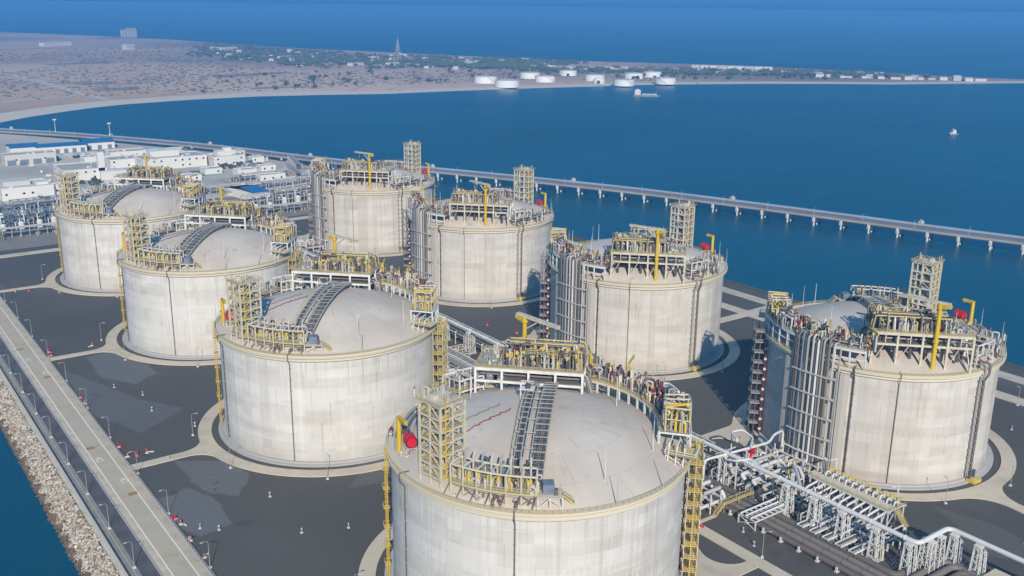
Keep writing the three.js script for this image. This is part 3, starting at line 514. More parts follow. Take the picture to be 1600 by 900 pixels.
// ---- relief-valve deck along the rim, origin at the tank axis
function makeValveDeck() {
  const g = group('valve_deck'), A0 = 128, A1 = 161, DK = 3.4, ri = 36.4, ro = 41.6, HT = 8.2;
  for (let a = A0; a < A1 - 1; a += 8.25) new MB().lathe([[ro, DK - 0.18], [ro, DK], [ri, DK], [ri, DK - 0.18], [ro, DK - 0.18]], 6, 1, 0, a + 0.06, a + 8.19).mesh('deck_panel', M.grate, g);
  for (let a = A0; a <= A1 + 0.1; a += 5.5) for (const r of [ri, ro]) new MB().bar(pol(a, r, domeY(r) - 44.2), pol(a, r, HT), 0.4).mesh('column', M.cream, g);
  for (const r of [ri, ro]) for (const y of [DK - 0.25, HT]) new MB().arcBar(r, 0.32, y, 0.45, A0, A1).mesh('beam', y > 5 ? M.cream : M.rail, g);
  for (let a = A0; a <= A1 + 0.1; a += 5.5) { new MB().bar(pol(a, ri, HT), pol(a, ro, HT), 0.24, 0.36).mesh('cross_beam', M.white, g); new MB().bar(pol(a, ri, DK - 0.3), pol(a, ro, DK - 0.3), 0.24, 0.36).mesh('cross_beam', M.white, g); new MB().bar(pol(a, ro + 0.1, DK - 0.4), pol(a + 1.5, ro + 1.4, -0.3), 0.26).mesh('strut', M.mid, g); }
  for (let a = A0, k = 0; a < A1 - 1; a += 5.5, k++) { const b = new MB(), lo = domeY(ro) - 43.9; if (k % 2 === 0) b.bar(pol(a, ro, lo), pol(a + 5.5, ro, DK - 0.5), 0.2).bar(pol(a + 5.5, ro, lo), pol(a, ro, DK - 0.5), 0.2); b.bar(pol(a, ri, DK + 0.4), pol(a + 5.5, ri, HT - 0.4), 0.16).bar(pol(a + 5.5, ri, DK + 0.4), pol(a, ri, HT - 0.4), 0.16); b.mesh('cross_brace', M.mid, g); }
  for (const r of [ri, ro + 0.1]) { const rl = new MB(); for (const h of [0.65, 1.25]) rl.arcBar(r, 0.12, DK + h, 0.14, A0, A1); for (let a = A0; a <= A1; a += 1.8) rl.bar(pol(a, r, DK), pol(a, r, DK + 1.25), 0.1); rl.mesh('railing', M.rail, g); }
  for (let a = A0 + 2.4, k = 0; a < A1; a += 4.1, k++) {
    const p = pol(a, 39, DK), m = new MB().cyl([p[0], domeY(39) - 44.2, p[2]], [p[0], DK + 1.6, p[2]], 0.5, 0.5, 10).cyl([p[0], DK + 1.2, p[2]], [p[0], DK + 1.5, p[2]], 0.85, 0.85, 10).mesh('relief_valve', M.galv, g);
    new MB().cyl([p[0], DK + 1.6, p[2]], [p[0], DK + 2.7, p[2]], 0.62, 0.5, 10).cyl([p[0], DK + 2.7, p[2]], [p[0], DK + 3.5, p[2]], 0.28, 0.28, 8).mesh('valve_bonnet', M.valve, m);
    new MB().pipe([[p[0], DK + 2, p[2]], pol(a, 36.9, DK + 2), pol(a, 36.9, DK + 6.4), pol(a, 35.4, DK + 7.2)], 0.3, 8, 0.8).mesh('outlet_pipe', k % 2 ? M.grey : M.galv, m);
  }
  for (let k = 0; k < 2; k++) new MB().pipe(Array.from({ length: 10 }, (_, j) => pol(A0 + (A1 - A0) * j / 9, 37.6 + k * 2.6, 1.4 + k * 0.4)), 0.3, 7).mesh('pipe', k ? M.grey : M.brown, g);
  clutter(g, 22, () => { const a = rr(A0, A1), r = rr(33.4, 36.2), p = pol(a, r, 0); return [p[0], p[2]]; }, domeY(35) - 44, 2, 6.4, [M.grey, M.galv, M.mid, M.slate, M.dark], [M.grey, M.rail, M.valve]);
  clutter(g, 22, () => { const a = rr(A0, A1), r = rr(37, 41.2), p = pol(a, r, 0); return [p[0], p[2]]; }, DK, 1, 3, [M.valve, M.rail, M.cream, M.galv], [M.valve, M.yellow, M.rail]);
  clutter(g, 16, () => { const a = rr(A0, A1), r = rr(37.5, 42.6), p = pol(a, r, 0); return [p[0], p[2]]; }, -0.2, 1, 2.8, [M.grey, M.brown, M.mid, M.cream], [M.mid, M.maroon, M.grey]);
  // lower end deck with a cabinet and a short stair
  new MB().lathe([[42.6, 2.7], [42.6, 2.9], [36.8, 2.9], [36.8, 2.7], [42.6, 2.7]], 5, 1, 0, 118.6, 127.6).mesh('end_deck', M.cream, g);
  for (const a of [119, 123.3, 127.6]) for (const r of [37, 42.4]) new MB().bar(pol(a, r, domeY(r) - 44.2), pol(a, r, 2.8), 0.3).mesh('column', M.white, g);
  new MB().bar(pol(119, 42.4, domeY(42) - 44), pol(123.3, 42.4, 2.6), 0.2).bar(pol(127.6, 42.4, domeY(42) - 44), pol(123.3, 42.4, 2.6), 0.2).mesh('cross_brace', M.white, g);
  new MB().box(...pol(123.6, 39, 4.3), 3.4, 2.6, 3, 123.6 * D2R).mesh('cabinet', M.slate, g);
  new MB().box(...pol(121, 40.6, 3.7), 1.2, 1.6, 1, 121 * D2R).mesh('cabinet', M.brown, g);
  { const st = new MB(); for (let j = 0; j < 8; j++) st.box(...pol(118.2 - j * 0.55, 40.6, 2.7 - j * 0.3), 1.6, 0.08, 0.4, 118 * D2R); for (const r of [39.7, 41.5]) st.bar(pol(118.4, r, 2.8), pol(114.4, r, 0.2), 0.14, 0.35).bar(pol(118.4, r, 4), pol(114.4, r, 1.4), 0.12).bar(pol(114.4, r, 0), pol(114.4, r, 1.4), 0.14).bar(pol(118.4, r, 2.8), pol(118.4, r, 4), 0.14); st.mesh('stair', M.rail, g); }
  return g;
}
// ---- cable bridge over the dome: +x runs from the pump platform down to the far rim; origin at the tank axis
function makeBridge() {
  const g = group('cable_bridge'), X0 = -21, X1 = 38.5, bands = [[-4.4, -0.4, M.mid], [2.2, 4.0, M.brown]];
  const Y = x => domeY(Math.min(42.5, Math.abs(x))) - 44 + 1.7;
  const line = (z, dy, x1 = X1) => { const p = []; for (let x = X0; x <= x1; x += 3.5) p.push([x, Y(x) + dy, z]); return p; };
  for (const [a, b, m] of bands) {
    for (const z of [a, b]) { const r = new MB(), p = line(z, 0.35); for (let k = 1; k < p.length; k++) r.bar(p[k - 1], p[k], 0.14, 0.6); r.mesh('side_rail', M.galv, g); }
    const ru = new MB(); for (let x = X0; x <= X1; x += 1.15) ru.bar([x, Y(x) + 0.05, a], [x, Y(x) + 0.05, b], 0.3, 0.12); ru.mesh('rung', M.grey, g);
    const n = Math.round((b - a) / 0.62); for (let k = 0; k < n; k++) new MB().pipe(line(a + 0.35 + k * (b - a - 0.5) / n, 0.38), 0.2, 6).mesh('cable', k % 3 === 1 ? M.dark : m, g);
    const co = new MB(); for (let x = X0 + 1; x < X1; x += 3.1) co.bar([x, Y(x) + 0.75, a - 0.1], [x, Y(x) + 0.75, b + 0.1], 0.5, 0.1); co.mesh('cover_strip', M.galv, g);
  }
  new MB().pipe(line(1.4, 0.5), 0.26, 7).mesh('pipe', M.galv, g);
  { const r = new MB(), p0 = line(4.7, 1.6), p1 = line(4.7, 0.9); for (let k = 1; k < p0.length; k++) { r.bar(p0[k - 1], p0[k], 0.1).bar(p1[k - 1], p1[k], 0.08).bar([p0[k][0], p0[k][1] - 1.5, 4.7], p0[k], 0.1); } r.mesh('railing', M.rail, g); }
  for (let x = X0 + 3; x < X1; x += 7) { const b = domeY(Math.abs(x)) - 44.2; new MB().bar([x, b, -3.2], [x, Y(x), -3.2], 0.26).bar([x, b, 4.4], [x, Y(x), 4.4], 0.26).bar([x, Y(x) - 0.2, -3.4], [x, Y(x) - 0.2, 4.6], 0.24, 0.3).mesh('trestle', M.galv, g); }
  { const x = -8, p = Y(x); new MB().box(x, p + 1.6, 4.2, 3, 0.25, 4.4).bar([x - 1.3, p - 1.6, 6.1], [x - 1.3, p + 3.4, 6.1], 0.2).bar([x + 1.3, p - 1.6, 6.1], [x + 1.3, p + 3.4, 6.1], 0.2).bar([x - 1.3, p + 3.4, 6.1], [x + 1.3, p + 3.4, 6.1], 0.2).bar([x - 1.3, p + 3.4, 2.4], [x + 1.3, p + 3.4, 2.4], 0.2).bar([x - 1.3, p + 3.4, 2.4], [x - 1.3, p + 3.4, 6.1], 0.2).mesh('end_frame', M.white, g); new MB().cyl([x, p + 1.7, 4], [x, p + 3, 4], 0.9, 0.8, 9).mesh('cable_reel', M.dark, g); }
  return g;
}
// ---- zigzag stair down the wall: at angle 0 local, +x outwards, from the ground (y = -44) to the rim
function makeWallStair(bay) {
  const Y = bay ? M.mid : M.rail, Z = bay ? M.maroon : M.valve;
  const g = group('wall_stair'), n = 10, H = 43.4 / n;
  for (const x of [0.7, 2.7, 4.7]) for (const z of [-4.4, 4.4]) new MB().bar([x, -44, z], [x, 1.2, z], 0.28).mesh('column', bay ? M.brown : x === 2.7 ? M.rail : M.cream, g);
  for (let k = 0; k < n; k++) {
    const y0 = -43.6 + k * H, y1 = y0 + H, ym = y0 + H / 2;
    [[1.7, y0, ym, 1], [3.7, ym, y1, -1]].forEach(([x, ya, yb, s]) => {
      const st = new MB(); for (const d of [-0.95, 0.95]) st.bar([x + d, ya, -s * 3], [x + d, yb, s * 3], 0.22, 0.5);
      for (let j = 0; j < 8; j++) { const t = (j + 0.5) / 8; st.box(x, ya + (yb - ya) * t, -s * 3 * (1 - 2 * t), 1.9, 0.1, 0.6); }
      const f = st.mesh('stair_flight', Y, g), hr = new MB(); for (const d of [-0.95, 0.95]) hr.bar([x + d, ya + 1.2, -s * 3], [x + d, yb + 1.2, s * 3], 0.16).bar([x + d, ya + 0.65, -s * 3], [x + d, yb + 0.65, s * 3], 0.1); hr.mesh('handrail', Z, f);
      const l = new MB().box(2.7, yb - 0.1, s * 4, 4.1, 0.2, 2).mesh('landing', k % 2 && !bay ? Z : bay ? M.galv : Y, g), lr = new MB();
      for (const h of [0.6, 1.2]) lr.bar([4.8, yb + h, s * 3.1], [4.8, yb + h, s * 5], 0.14).bar([0.7, yb + h, s * 5], [4.8, yb + h, s * 5], 0.14); for (const q of [0.7, 2.2, 3.7, 4.8]) lr.bar([q, yb, s * 5], [q, yb + 1.2, s * 5], 0.12); lr.mesh('guard_rail', bay ? M.grey : M.rail, l);
      new MB().bar([4.7, yb - 0.4, -4.4], [4.7, yb - 0.4, 4.4], 0.18).mesh('tie_beam', bay ? M.grey : M.cream, g); new MB().bar([0, yb - 0.4, s * 4.4], [4.7, yb - 0.4, s * 4.4], 0.2).mesh('tie_beam', bay ? M.grey : M.cream, g);
    });
  }
  new MB().cyl([0.5, -44, -6.2], [0.5, 0.6, -6.2], 0.3, 0.3, 8).mesh('fire_riser', M.maroon, g);
  { const c = new MB(); for (let y = -41; y < 0; y += 4.3) c.box(0.5, y, -6.2, 1, 0.9, 0.9); c.mesh('pipe_clamp', M.pipe, g); }
  return g;
}
// ---- caged ladder down the wall
function makeLadder() {
  const g = group('caged_ladder');
  for (const z of [-0.4, 0.4]) new MB().bar([0.7, -44, z], [0.7, 1.5, z], 0.16).mesh('stringer', M.yellow, g);
  const ru = new MB(); for (let y = -43.7; y < 1; y += 0.4) ru.bar([0.7, y, -0.4], [0.7, y, 0.4], 0.08); ru.mesh('rung', M.yellow, g);
  const hp = new MB(); for (let y = -41; y < 1.4; y += 1.1) for (let k = 0; k < 6; k++) { const a = (-90 + k * 30) * D2R, b = (-60 + k * 30) * D2R; hp.bar([0.7 + 0.75 * Math.cos(a), y, 0.6 * Math.sin(a)], [0.7 + 0.75 * Math.cos(b), y, 0.6 * Math.sin(b)], 0.07, 0.16); }
  for (const a of [-50, 0, 50]) hp.bar([0.7 + 0.75 * Math.cos(a * D2R), -41, 0.6 * Math.sin(a * D2R)], [0.7 + 0.75 * Math.cos(a * D2R), 1.4, 0.6 * Math.sin(a * D2R)], 0.07);
  hp.mesh('cage', M.yellow, g);
  for (let y = -37; y < 0; y += 6.2) { const l = new MB().box(0.95, y, 1.2, 1.9, 0.16, 2).mesh('rest_platform', M.rail, g); new MB().bar([1.9, y + 1.1, 0.2], [1.9, y + 1.1, 2.2], 0.1).bar([0, y + 1.1, 2.2], [1.9, y + 1.1, 2.2], 0.1).bar([1.9, y, 2.2], [1.9, y + 1.1, 2.2], 0.1).bar([0, y - 1.4, 1.2], [1.7, y - 0.1, 1.2], 0.12).mesh('guard_rail', M.yellow, l); }
  return g;
}
// ---- bundle of pipes that climbs the wall of the bay-side tanks, origin at the tank axis
function makeRisers() {
  const g = group('riser_pipes');
  [[6.4, 0.34, M.dark], [5, 0.3, M.mid], [2.4, 0.42, M.slate], [1, 0.34, M.dark], [-4.5, 0.3, M.dark], [-7.2, 0.34, M.mid], [-10, 0.3, M.dark], [-0.4, 0.46, M.grey], [-3.2, 0.42, M.galv], [-5.8, 0.46, M.pipe], [-8.6, 0.42, M.grey], [-11.2, 0.5, M.mid], [-13.4, 0.34, M.galv]].forEach(([a, r, m], k) => new MB().pipe([pol(a, 47.8 + k % 2, -40.5), pol(a, 45.9, -40.5), pol(a, 45.9, 7.6 + (k % 3) * 0.7), pol(a, 40.5, 7.6 + (k % 3) * 0.7), pol(a, 40.5, 6.8)], r, 9, 1.6).mesh('riser', m, g));
  for (const y of [-37, -29.5, -21.5, -13.5, -5.5]) { const b = new MB().arcBar(46.4, 0.36, y, 0.5, -15.5, 7, 2).arcBar(45.2, 0.36, y - 0.1, 0.5, -15.5, 7, 2); for (const a of [-15.5, -8, -1, 7]) b.bar(pol(a, 43.2, y - 0.1), pol(a, 46.6, y - 0.1), 0.3, 0.4); b.mesh('support_beam', y < -36 ? M.white : M.galv, g); }
  for (const a of [8.4, -16.2]) new MB().bar(pol(a, 45.2, -44), pol(a, 45.2, 6.4), 0.44).mesh('support_column', M.galv, g);
  for (const a of [7.6, -14.8]) new MB().bar(pol(a, 46.5, -44), pol(a, 46.5, -36), 0.4).mesh('support_leg', M.white, g);
  return g;
}
// ---- pipework along the rim beside the pump deck, origin at the tank axis
function makeRimPipes() {
  const g = group('rim_pipework');
  for (const [a, r] of [[-84, 34], [-84, 42], [-92, 34], [-92, 42], [-100, 34], [-100, 42], [-108, 35], [-108, 42], [-116, 36], [-116, 42]]) new MB().bar(pol(a, r, domeY(r) - 44.2), pol(a, r, a < -104 ? 5.4 : 8.4), 0.4).mesh('column', M.white, g);
  for (const y of [4.4, 8.2]) for (const r of [34, 42]) new MB().arcBar(r, 0.32, y, 0.46, -100, -84).mesh('beam', M.white, g);
  for (const a of [-84, -92, -100]) for (const y of [4.4, 8.2]) new MB().bar(pol(a, 34, y), pol(a, 42, y), 0.3, 0.42).mesh('cross_beam', M.cream, g);
  for (let a = -116; a < -84; a += 8) new MB().lathe([[41.8, 4.5], [41.8, 4.7], [34.6, 4.7], [34.6, 4.5], [41.8, 4.5]], 5, 1, 0, a + 0.06, a + 7.94).mesh('deck_panel', M.grate, g);
  for (const r of [34.4, 42]) { const f = new MB(); for (const h of [5.3, 5.9]) f.arcBar(r, 0.12, h, 0.13, -116, -84); for (let a = -116; a <= -84; a += 2) f.bar(pol(a, r, 4.7), pol(a, r, 5.9), 0.1); f.mesh('railing', M.rail, g); }
  [[35.6, 2.2, 0.42, M.grey], [37.2, 2.8, 0.5, M.galv], [38.8, 2.2, 0.4, M.mid], [40.4, 3, 0.46, M.grey]].forEach(([r, y, rad, m]) => { const p = []; for (let a = -150; a <= -80; a += 4) p.push(pol(a, r, y)); new MB().pipe(p, rad, 7).mesh('pipe', m, g); });
  const sp = (a0, a1) => () => { const a = rr(a0, a1), r = rr(34.4, 43.6), p = pol(a, r, 0); return [p[0], p[2]]; };
  clutter(g, 40, sp(-117, -82), 4.7, 1.4, 4.6, [M.grey, M.mid, M.galv, M.cream, M.dark, M.galv], [M.valve, M.rail, M.grey, M.mid]);
  clutter(g, 50, sp(-160, -80), -0.1, 1.6, 4.2, [M.grey, M.mid, M.galv, M.brown, M.dark], [M.rail, M.grey, M.mid, M.maroon]);
  return g;
}
// ---- yellow box at the foot of the drop pipes
function makeSump() {
  const g = group('collection_box');
  new MB().box(0.4, 0.65, 0, 3.4, 1.3, 4.4).mesh('tub', M.valve, g);
  new MB().box(0.4, 1.5, 0.8, 2, 0.5, 1.8).mesh('lid', M.rail, g);
  new MB().cyl([-0.6, 1, -1], [-0.6, 4.2, -1], 0.6, 0.6, 8).cyl([-0.6, 1, 1.4], [-0.6, 3.4, 1.4], 0.6, 0.6, 8).mesh('strainer', M.dark, g);
  return g;
}

const P = { shore: maker(makeTank(false)), bay: maker(makeTank(true)), pump: maker(makePumpPlatform()), crane: maker(makeCrane()), tower: maker(makeTower()), drum: maker(makeDrum()), hoistTall: maker(makeHoist(10.5, 4.4, 0.75)), hoistLow: maker(makeHoist(7.4, 7.5)), deck: maker(makePipeDeck()), valves: maker(makeValveDeck()), bridge: maker(makeBridge()), stair: maker(makeWallStair(false)), stairBay: maker(makeWallStair(true)), ladder: maker(makeLadder()), risers: maker(makeRisers()), sump: maker(makeSump()), rimPipes: maker(makeRimPipes()) };
for (const t of tanks) {
  const d = t.desc;
  const tank = stand(t.row ? P.bay() : P.shore(), t.x, 0, t.z, -t.row * Math.PI, `${t.row ? 'beige' : 'pale grey'} domed concrete tank, the ${d}`, 'storage tank', 'domed concrete storage tanks');
  const w = tank.children.find(c => c.name === 'wall'), dm = tank.children.find(c => c.name === 'dome');
  w.rotation.y = 1.7 * t.i + 0.6 * t.row; dm.rotation.y = 2.1 * t.i + t.row;
  const put = (o, deg, r, y, label, cat, grp, extra = 0) => { const [x, z, a] = at(t, deg, r); return stand(o, x, y, z, a + extra, label, cat, grp); };
  const cx = (out, tan) => { const r = Math.hypot(out, tan), a = -45 + Math.atan2(tan, out) / D2R; return [a, r]; };
  let [a, r] = cx(31, -6); { const [x, z] = at(t, a, r); stand(P.pump(), x, 44, z, (45 - t.row * 180) * D2R, `white steel pump deck with valves on the ${d}`, 'pump platform', 'pump platforms on the tank roofs'); }
  { const [x, z] = at(t, -59.4, 40.2); stand(P.crane(), x, RIM, z, (45 - t.row * 180) * D2R - 2.22 + [0, 0.1, -0.12, 0.06][t.i], `tall yellow jib crane by the pump deck of the ${d}`, 'crane', 'tall yellow jib cranes on the tank roofs'); }
  put(P.tower(), 171, 37.4, 44, `square cream lattice stair tower on the ${d}`, 'stair tower', 'stair towers on the tank roofs');
  put(P.drum(), 197, 38.6, 44.4, `red powder tank beside the stair tower on the ${d}`, 'tank', 'red powder tanks on the roofs');
  put(P.hoistTall(), 201.5, 41.2, 44, `slim yellow hoist next to the red tank on the ${d}`, 'hoist', 'small yellow hoists on the tank roofs', 1.9);
  [[-27, 'at the pump deck corner'], [-6, 'amid the red pipes'], [49, 'over the yellow valves']].forEach(([ang, where]) => put(P.hoistLow(), ang, ang > 40 ? 37 : 39.5, 50.6, `yellow hoist ${where} on the ${d}`, 'hoist', 'small yellow hoists on the tank roofs', 0.5));
  stand(P.deck(), t.x, 44, t.z, -t.turn, `curved deck of grey and red pipes on the ${d}`, 'pipe deck', 'curved pipe decks on the tank roofs');
  stand(P.rimPipes(), t.x, 44, t.z, -t.turn, `grey rim pipework left of the crane on the ${d}`, 'pipework', 'rim pipework on the tank roofs');
  stand(P.valves(), t.x, 44, t.z, -t.turn, `white framed deck of yellow relief valves on the ${d}`, 'valve deck', 'relief valve decks on the tank roofs');
  stand(P.bridge(), t.x, 44, t.z, (-132.5 - t.row * 180) * D2R, `dark cable bridge over the dome of the ${d}`, 'cable bridge', 'cable bridges over the domes');
  put(t.row ? P.stairBay() : P.stair(), 44.5, 43.6, 44, `${t.row ? 'dark red and grey' : 'yellow'} zigzag stair down the wall of the ${d}`, 'stair', t.row ? 'dark red stairs on the tank walls' : 'yellow stairs on the tank walls');
  put(P.ladder(), 203, 44.1, 44, `yellow caged ladder down the wall of the ${d}`, 'ladder', 'caged ladders on the tank walls');
  put(P.sump(), -86.6, 46.2, 0.3, `yellow box below the drop pipes of the ${d}`, 'box', 'yellow boxes at the tank feet');
  if (t.row) stand(P.risers(), t.x, 44, t.z, -t.turn, `bundle of white and grey pipes up the ${d}`, 'pipes', 'pipe bundles on the tank walls');
}
// ---------------------------------------------------------------- ground, roads, shores, water
const waterBump = canvasTex(1024, 1024, (g, w, h) => { g.fillStyle = gray(128); g.fillRect(0, 0, w, h); blotches(g, w, h, 1500, 6, 26, ['60,60,60', '200,200,200'], 0.35); blotches(g, w, h, 200, 30, 90, ['90,90,90', '170,170,170'], 0.3); grain(g, w, h, 30000, ['80,80,80', '180,180,180'], 0.3, 3); }, false);
const seaTex = canvasTex(1024, 1024, (g, w, h) => { g.fillStyle = 'rgb(200,200,200)'; g.fillRect(0, 0, w, h); blotches(g, w, h, 160, 40, 240, ['178,184,190', '222,220,216', '190,196,200'], 0.35); for (let k = 0; k < 160; k++) { g.fillStyle = `rgba(${pick(['235,235,235', '170,176,180'])},${rr(0.05, 0.16)})`; g.fillRect(rnd() * w, rnd() * h, rr(60, 420), rr(1, 4)); } }, true, [1 / 30, 1 / 30]);
waterBump.repeat.set(1, 1);
const seaRough = canvasTex(1024, 1024, (g, w, h) => { g.fillStyle = gray(190); g.fillRect(0, 0, w, h); blotches(g, w, h, 260, 20, 200, ['140,140,140', '245,245,245'], 0.5); for (let k = 0; k < 420; k++) { g.fillStyle = `rgba(${pick(['255,255,255', '110,110,110'])},${rr(0.05, 0.22)})`; g.fillRect(rnd() * w, rnd() * h, rr(30, 300), rr(1, 4)); } }, false, [1 / 22, 1 / 22]);
const seaMat = new THREE.MeshPhysicalMaterial({ color: new THREE.Color(0.0, 0.105, 0.165), roughness: 0.48, roughnessMap: seaRough, specularIntensity: 1.0, map: seaTex, bumpMap: waterBump, bumpScale: 1.3 });
struct(new MB().slab([[-60000, 20000], [60000, 20000], [60000, -90000], [-60000, -90000]], -6, -6, [], 90), 'sea', seaMat);

const PADX0 = -95, PADX1 = 301, PADZ0 = -530, PADZ1 = 150;
const padTex = canvasTex(1152, 2048, (g, w, h) => {
  const X = x => (x - PADX0) / (PADX1 - PADX0) * w, Z = z => (1 - (z - PADZ0) / (PADZ1 - PADZ0)) * h, Zf = z => h - Z(z);
  g.fillStyle = 'rgb(86,83,77)'; g.fillRect(0, 0, w, h);
  blotches(g, w, h, 260, 14, 130, ['72,70,66', '101,98,93', '92,91,90', '80,76,70'], 0.42);
  // z grows downwards on the canvas; the mesh carries the same sense
  const poly = (c, a, pts) => { g.fillStyle = `rgba(${c},${a})`; g.beginPath(); const q = []; pts.forEach(([x, z], k) => { const [x1, z1] = pts[(k + 1) % pts.length], n = Math.ceil(Math.hypot(x1 - x, z1 - z) / 1.6); for (let j = 0; j < n; j++) q.push([x + (x1 - x) * j / n + rr(-0.45, 0.45), z + (z1 - z) * j / n + rr(-0.45, 0.45)]); }); q.forEach(([x, z], k) => (k ? g.lineTo : g.moveTo).call(g, X(x), Zf(z))); g.closePath(); g.fill(); };
  poly('114,117,120', 0.62, [[-67.8, -137.6], [-67.5, -120.9], [-67.7, -116.1], [-65, -104.9], [-60, -99], [-57.9, -96.5], [-55, -101], [-52.1, -104.2], [-47.6, -110.8], [-51.9, -126.7]]);
  poly('114,117,120', 0.66, [[-82.4, -111.2], [-75, -110.6], [-71.4, -114.5], [-69.4, -110.8], [-66, -102.1], [-64.7, -94.4], [-66.1, -86.8], [-66.5, -79.8], [-72.3, -78.2], [-78, -77.8], [-80.8, -84.6], [-82.2, -95.9]]);
  poly('114,117,120', 0.60, [[-66.6, -274.7], [-58, -276], [-49.6, -272], [-46, -250], [-44.1, -233.1], [-50, -231], [-56.6, -225], [-67.6, -242.1]]);
  poly('82,82,82', 0.5, [[-81, -140], [-68, -138], [-66, -120], [-72, -112], [-82, -112]]);
  poly('120,126,132', 0.35, [[-80, -262], [-60, -205], [-48, -185], [-70, -170], [-82, -200]]);
  for (let k = 0; k < 26; k++) { const x = rr(-80, 290), z = rr(-500, 140), pts = [], n = 9; for (let j = 0; j < n; j++) { const a = j / n * 6.283, r = rr(4, 17); pts.push([x + Math.cos(a) * r, z + Math.sin(a) * r * 1.4]); } poly(pick(['122,126,130', '84,83,81', '128,123,114', '92,94,96']), rr(0.12, 0.4), pts); }
  // bay joints of the paving, tyre arcs, drains and sand drifts
  for (let x = -80; x < 300; x += 12) { g.fillStyle = `rgba(60,58,56,${rr(0.06, 0.2)})`; g.fillRect(X(x), 0, 1, h); }
  for (let z = -520; z < 150; z += 14) { g.fillStyle = `rgba(60,58,56,${rr(0.06, 0.2)})`; g.fillRect(0, Zf(z), w, 1); }
  for (let k = 0; k < 90; k++) { const x = rr(-80, 290), z = rr(-480, 130), a = rnd() * 6.28, r = rr(8, 40), a1 = a + rr(0.3, 1.4); for (const d of [0, 1.9]) { g.strokeStyle = `rgba(${pick(['58,56,55', '58,56,55', '120,116,108'])},${rr(0.08, 0.24)})`; g.lineWidth = 1.3; g.beginPath(); g.ellipse(X(x), Zf(z), (r + d) / (PADX1 - PADX0) * w, (r + d) / (PADZ1 - PADZ0) * h, 0, a, a1); g.stroke(); } }
  for (let k = 0; k < 160; k++) { g.fillStyle = `rgba(${pick(['48,47,47', '140,134,124', '128,120,108'])},${rr(0.2, 0.6)})`; g.fillRect(rnd() * w, rnd() * h, rr(1, 3.5), rr(1, 3)); }
  blotches(g, w, h, 70, 6, 40, ['128,118,102', '120,114,104'], 0.28);
  blotches(g, w, h, 120, 2, 12, ['50,48,48', '58,56,54'], 0.5);
  // broken patch with puddle rims
  for (let k = 0; k < 40; k++) { const x = -64 + rr(-4.5, 4.5), z = -111 + rr(-5, 5); g.fillStyle = `rgba(${pick(['52,54,54', '120,124,122', '88,92,88'])},${rr(0.2, 0.6)})`; g.fillRect(X(x), Zf(z), rr(1, 5), rr(1, 4)); }
  for (let k = 0; k < 120; k++) { g.strokeStyle = `rgba(${rnd() < 0.5 ? '50,50,50' : '130,130,130'},${rr(0.05, 0.2)})`; g.lineWidth = rr(0.6, 2.5); const x = rnd() * w, y = rnd() * h; g.beginPath(); g.moveTo(x, y); g.quadraticCurveTo(x + rr(-30, 30), y + rr(-30, 30), x + rr(-60, 60), y + rr(-80, 80)); g.stroke(); }
  grain(g, w, h, 90000, ['50,50,52', '125,125,125', '100,96,90'], 0.28, 1.8);
}, true);
padTex.wrapS = padTex.wrapT = THREE.ClampToEdgeWrapping; padTex.flipY = false;
{
  const mb = new MB().slab([[PADX0, PADZ0], [PADX1, PADZ0], [PADX1, PADZ1], [PADX0, PADZ1]], 0, 0);
  for (let k = 0; k < mb.u.length; k += 2) { mb.u[k] = (mb.u[k] - PADX0) / (PADX1 - PADX0); mb.u[k + 1] = (mb.u[k + 1] - PADZ0) / (PADZ1 - PADZ0); }
  struct(mb, 'ground', std(1.0, 0.975, 0.93, 0.95, 0, { map: padTex }));
}
// land under and behind the plant, as far as the head of the bay
const yardTex = canvasTex(1024, 1024, (g, w, h) => { g.fillStyle = 'rgb(192,180,165)'; g.fillRect(0, 0, w, h); blotches(g, w, h, 220, 12, 120, ['160,150,140', '210,198,182', '132,128,124', '200,186,168'], 0.45); for (let k = 0; k < 60; k++) { g.strokeStyle = `rgba(${pick(['112,110,108', '200,192,180'])},${rr(0.2, 0.6)})`; g.lineWidth = rr(1, 6); g.beginPath(); const x = rnd() * w, y = rnd() * h; g.moveTo(x, y); if (rnd() < 0.5) g.lineTo(x + rr(60, 260), y); else g.lineTo(x, y + rr(60, 260)); g.stroke(); } grain(g, w, h, 40000, ['100,96,92', '206,198,186'], 0.3, 3); }, true, [1 / 500, 1 / 500]);
const SHORE = [[301, 170], [301, -190], [297, -420], [290, -640], [272, -790], [238, -890], [190, -985], [140, -1075], [85, -1165], [48, -1225], [20, -1290], [30, -1345]];
struct(new MB().slab([[-95.5, 170], ...SHORE, [-500, -1700], [-500, -1000], [-95.5, -705]], -7, -0.25), 'terrain', std(1, 1, 1, 0.95, 0, { map: yardTex }));
struct(new MB().slab([[-80, -530], [296, -530], [292, -600], [150, -640], [-80, -640]], -0.24, -0.15, [], 48), 'plant_apron', M.roadDark);
